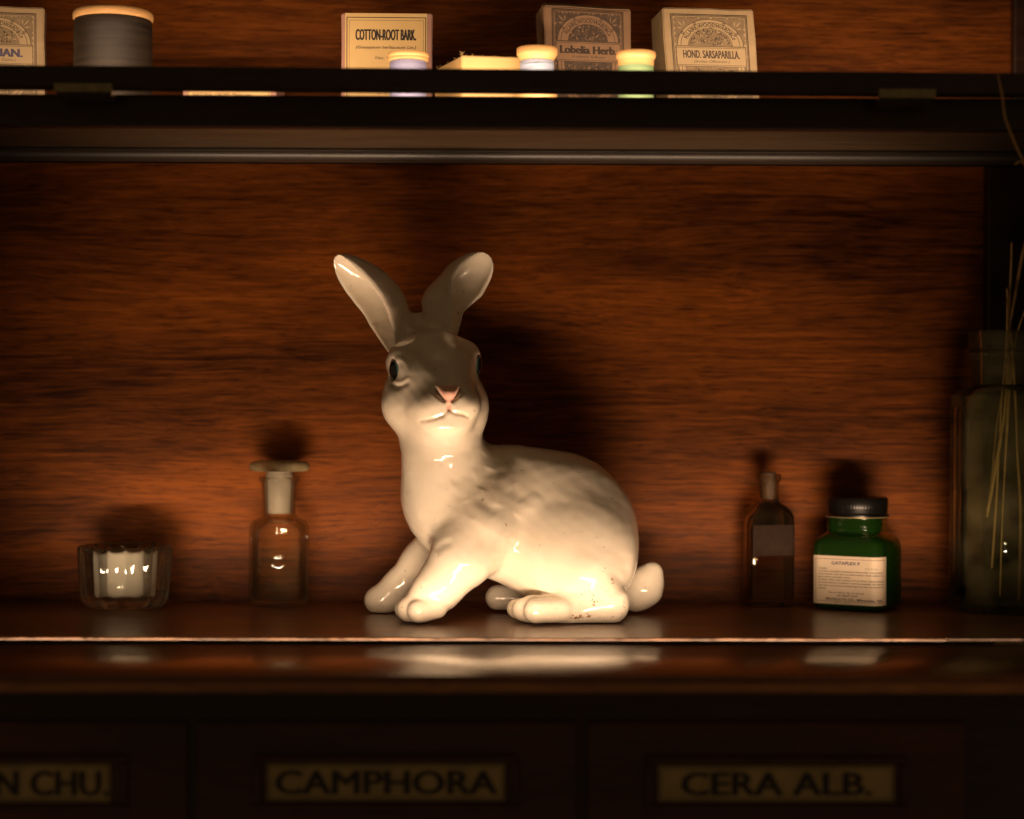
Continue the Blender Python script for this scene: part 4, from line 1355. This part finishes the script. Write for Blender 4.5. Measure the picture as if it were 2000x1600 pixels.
# sarsaparilla carton
a, b_ = flatrect(1308, 1490, 1.435)
root, fn, W_, H_ = carton('herb_carton', 'tan herb carton reading HOND. SARSAPARILLA at the right end of the upper shelf', a, b_, 1.435, 0.045, P(1388, 17, 1.435)[2], M['kraft'], G_H, shear=-0.075, rot=math.radians(6))
herb_label(root, fn, W_, H_, 'HOND. SARSAPARILLA.', '(Smilax Officinalis.)', M['print_tan'], M['paper_tan'], 'cond', 3)
# lobelia carton
a, b_ = flatrect(1066, 1237, 1.44)
root, fn, W_, H_ = carton('herb_carton', 'brown faded herb carton reading Lobelia Herb behind two small thread spools', a, b_, 1.44, 0.045, P(1150, 8, 1.44)[2], M['kraft_brown'], G_H, shear=-0.02, bevel_top=0.003, rot=math.radians(6), top_dz=-0.02)
herb_label(root, fn, W_, H_, 'Lobelia Herb.', '(Lobelia Inflata)', M['print_brown'], M['paper_brown'], 'bold', 8)
# carton cut by the left edge
a, b_ = flatrect(-93, 86, 1.435)
root, fn, W_, H_ = carton('herb_carton', 'tan herb carton ending in IAN. left of the big dark spool', a, b_, 1.435, 0.022, P(0, 12, 1.435)[2], M['kraft'], G_H, shear=-0.01, rot=math.radians(9), top_dz=0.0)
herb_label(root, fn, W_, H_, 'VALERIAN.', '(Valeriana, Calen.)', M['print_tan'], M['paper_tan'], 'serif', 5)

# cotton-root bark carton
a, b_ = flatrect(667, 844, 1.445)
G_Y = 'mauve cartons with yellow labels'
root, fn, W_, H_ = carton('bark_carton', 'mauve carton with yellow label reading COTTON-ROOT BARK, behind a blue spool', a, b_, 1.445, 0.045, P(755, 26, 1.445)[2], M['mauve'], G_Y, rot=math.radians(1.2))
sh = Sheet()
s_ = W_ / 178.0
vt = lambda y: H_ - (y - 26) * s_
sh.rect(7 * s_, 168 * s_, 0.004, vt(26.5), 0, 0)
sh.frame(10 * s_, 166 * s_, 0.007, vt(34), 0.0006, 1, 1); sh.frame(15 * s_, 161 * s_, 0.009, vt(40), 0.00022, 2, 1)
for k in range(3):
    sh.text('COTTON-ROOT BARK.', (86.3 + 0.7 * k) * s_, vt(79), 118 * s_, 22 * s_, 1, 2 + 0.4 * k, bold=0.01)
sh.text('(Gossypium herbaceum Lin.)', 87 * s_, vt(96), 118 * s_, 6.0 * s_, 2, 2, bold=0.015, shear=0.2)
sh.text('No. 96', 84 * s_, vt(117), 34 * s_, 6.5 * s_, 2, 2)
sh.text('NATURAL ORDER, Malvaceae.', 87 * s_, vt(152), 110 * s_, 6.0 * s_, 2, 2)
sh.text('U. S. P.', 87 * s_, vt(185.5), 34 * s_, 7.0 * s_, 2, 2)
sh.build('printed_label', [M['paper_yellow'], M['ink'], M['ink_brown']], root, fn)
# low carton mostly behind the rail
a, b_ = flatrect(357, 540, 1.425)
root, fn, W_, H_ = carton('bark_carton', 'low mauve carton with yellow label reading NATURAL ORDER, mostly hidden behind the dark rail', a, b_, 1.425, 0.06, P(450, 148, 1.425)[2], M['mauve'], G_Y)
s_ = W_ / 183.0
vt = lambda y: (P(450, y, 1.425)[2] - ZS)
sh = Sheet()
sh.rect(10 * s_, 172 * s_, 0.0008, H_ - 0.001, 0, 0)
sh.rect(11 * s_, 12 * s_, 0.001, H_ - 0.002, 1, 1); sh.rect(168 * s_, 169 * s_, 0.001, H_ - 0.002, 1, 1)
sh.text('NATURAL ORDER, Malvaceae.', 20 * s_, vt(189), 116 * s_, 8 * s_, 1, 2, align='l')
sh.build('printed_label', [M['paper_yellow'], M['ink_brown']], root, fn)

# crumpled flat yellow carton
zt_ = P(955, 110, 1.383)[2]
pl = [P(902, 110, 1.380), P(1030, 112, 1.386), P(1030, 112, 1.455), P(849, 110, 1.437)]
pl = [(p[0], p[1]) for p in pl]
b = bmesh.new()
lo_ = [b.verts.new((p[0], p[1], ZS)) for p in pl]; hi_ = [b.verts.new((p[0], p[1], zt_ + dz)) for p, dz in zip(pl, (0, -0.0002, 0.0004, -0.0005))]
b.faces.new(lo_); b.faces.new(hi_)
for k in range(4):
    b.faces.new((lo_[k], lo_[(k + 1) % 4], hi_[(k + 1) % 4], hi_[k]))
bmesh.ops.recalc_face_normals(b, faces=b.faces[:])
bmesh.ops.bevel(b, geom=b.edges[:], offset=0.0008, segments=2, affect='EDGES')
fl = thing('flat_carton', 'plain pale yellow carton with frayed top edge between two small spools', 'box', (pl[0][0], pl[0][1], ZS))
bm_obj('carton', b, M['flat_card'], fl)
fz = []
r = random.Random(4)
for k in range(14):                                    # frayed paper and fluff on the top edges
    t = r.random()
    if k % 2:
        p = np.array([pl[0][0] + t * (pl[1][0] - pl[0][0]), pl[0][1] + t * (pl[1][1] - pl[0][1]), zt_])
    else:
        p = np.array([pl[0][0] + t * (pl[3][0] - pl[0][0]), pl[0][1] + t * (pl[3][1] - pl[0][1]), zt_])
    q_ = p + np.array([r.uniform(-0.0012, 0.0012), r.uniform(-0.001, 0.001), r.uniform(0.0003, 0.0013)])
    fz.append(tube([p, (p + q_) / 2 + np.array([0.0002, 0, 0.0002]), q_], 0.00010, 4))
tp = np.array([pl[0][0], pl[0][1] + 0.004, zt_])
for k in range(7):
    q_ = tp + np.array([r.uniform(-0.002, 0.003), 0, r.uniform(0.002, 0.0048)])
    fz.append(tube(catmull([tp, tp + (q_ - tp) * 0.5 + np.array([r.uniform(-0.001, 0.001), 0, 0]), q_], 4), 0.00010, 4))
vs, fs = merge(*fz)
mesh_obj('frayed_edge', vs, fs, M['flat_card'], fl)

# spools of thread -------------------------------------------------------------
def spool(label, px0, px1, d, ztop, prof_top, thread_z, r_thread, tmat, group, name='thread_spool', h_bot=0.006):
    xa, xb = flatrect(px0, px1, d)
    R_ = (xb - xa) / 2
    c_ = np.array([(xa + xb) / 2, d - 1.4, ZS])
    H_ = ztop - ZS
    root = thing(name, label, 'spool', c_, group)
    rt = R_ * r_thread
    core = R_ * 0.45
    hole = R_ * 0.22
    pts = [(hole, 0.0), (R_ * 0.93, 0.0), (R_ * 0.99, 0.0008), (R_, 0.002), (R_ * 0.99, h_bot - 0.002), (rt * 0.97, h_bot), (core, h_bot + 0.0005), (core, thread_z[1])]
    for (rr, dz) in prof_top:
        pts.append((R_ * rr, H_ - dz))
    pts += [(hole, H_ - 0.0002), (hole, 0.0)]
    vs, fs = lathe(pts, 64, c_)
    sharp(mesh_obj('wooden_reel', vs, fs, M['spool_wood'], root), 40)
    z0, z1 = thread_z
    tp = [(core + 0.0002, z0), (rt * 0.97, z0)]
    n = 10
    for k in range(n + 1):
        t = k / n
        tp.append((rt * (0.985 + 0.015 * math.sin(math.pi * t) + 0.004 * math.sin(17 * t)), z0 + 0.0004 + (z1 - z0 - 0.0008) * t))
    tp += [(rt * 0.97, z1), (core + 0.0002, z1)]
    vs, fs = lathe(tp, 64, c_)
    mesh_obj('thread_winding', vs, fs, tmat, root)
    return root, c_, rt, z0, z1
G_S = 'small thread spools on the upper shelf'
zt2 = P(798, 105, 1.372)[2]; h2 = zt2 - ZS
spool('small spool of pale violet blue thread in front of the COTTON-ROOT BARK carton', 757, 838, 1.372, zt2,
      [(0.90, 0.0058), (0.97, 0.0052), (0.985, 0.0042), (0.96, 0.0034), (0.99, 0.0028), (1.0, 0.0014), (0.97, 0.0003), (0.80, 0.0)], (0.0062, h2 - 0.0060), 0.90, M['thread_blue'], G_S)
zt3 = P(1049, 94, 1.368)[2]; h3 = zt3 - ZS
sp, c_, rt, z0, z1 = spool('small spool of sky blue loosely wound thread between the flat carton and the Lobelia carton', 1009, 1089, 1.368, zt3,
      [(0.80, 0.0098), (0.86, 0.0080), (0.97, 0.0055), (1.0, 0.0040), (1.0, 0.0012), (0.97, 0.0003), (0.80, 0.0)], (0.0150, h3 - 0.0096), 0.84, M['thread_sky'], G_S, h_bot=0.0145)
# crossing loose turns
wr = []
r = random.Random(9)
for k in range(16):
    a0 = r.uniform(math.pi, 2 * math.pi); zc = r.uniform(z0 + 0.002, z1 - 0.002); sl = r.uniform(-0.0035, 0.0035)
    wr.append(tube([(c_[0] + (rt + 0.0002) * math.cos(a0 + t), c_[1] + (rt + 0.0002) * math.sin(a0 + t), c_[2] + min(max(zc + sl * t, z0 + 0.0004), z1 - 0.0004)) for t in np.linspace(-1.0, 1.0, 14)], 0.00024, 5))
vs, fs = merge(*wr)
mesh_obj('loose_thread', vs, fs, M['thread_sky'], sp)
zt4 = P(1242, 102, 1.368)[2]; h4 = zt4 - ZS
spool('small spool of pale green thread between the Lobelia and SARSAPARILLA cartons', 1203, 1281, 1.368, zt4,
      [(0.90, 0.0104), (0.90, 0.0060), (0.95, 0.0048), (0.99, 0.0040), (1.0, 0.0012), (0.97, 0.0003), (0.80, 0.0)], (0.0062, h4 - 0.0100), 0.90, M['thread_green'], G_S)
zt5 = P(221, 24, 1.415)[2]; h5 = zt5 - ZS
spool('large wooden spool wound with charcoal grey thread at the left', 143, 299, 1.415, zt5,
      [(0.96, 0.0066), (0.985, 0.0062), (1.0, 0.0050), (1.0, 0.0030), (0.985, 0.0012), (0.95, 0.0002), (0.80, 0.0)], (0.0068, h5 - 0.0068), 0.975, M['thread_black'], None, name='large_spool')
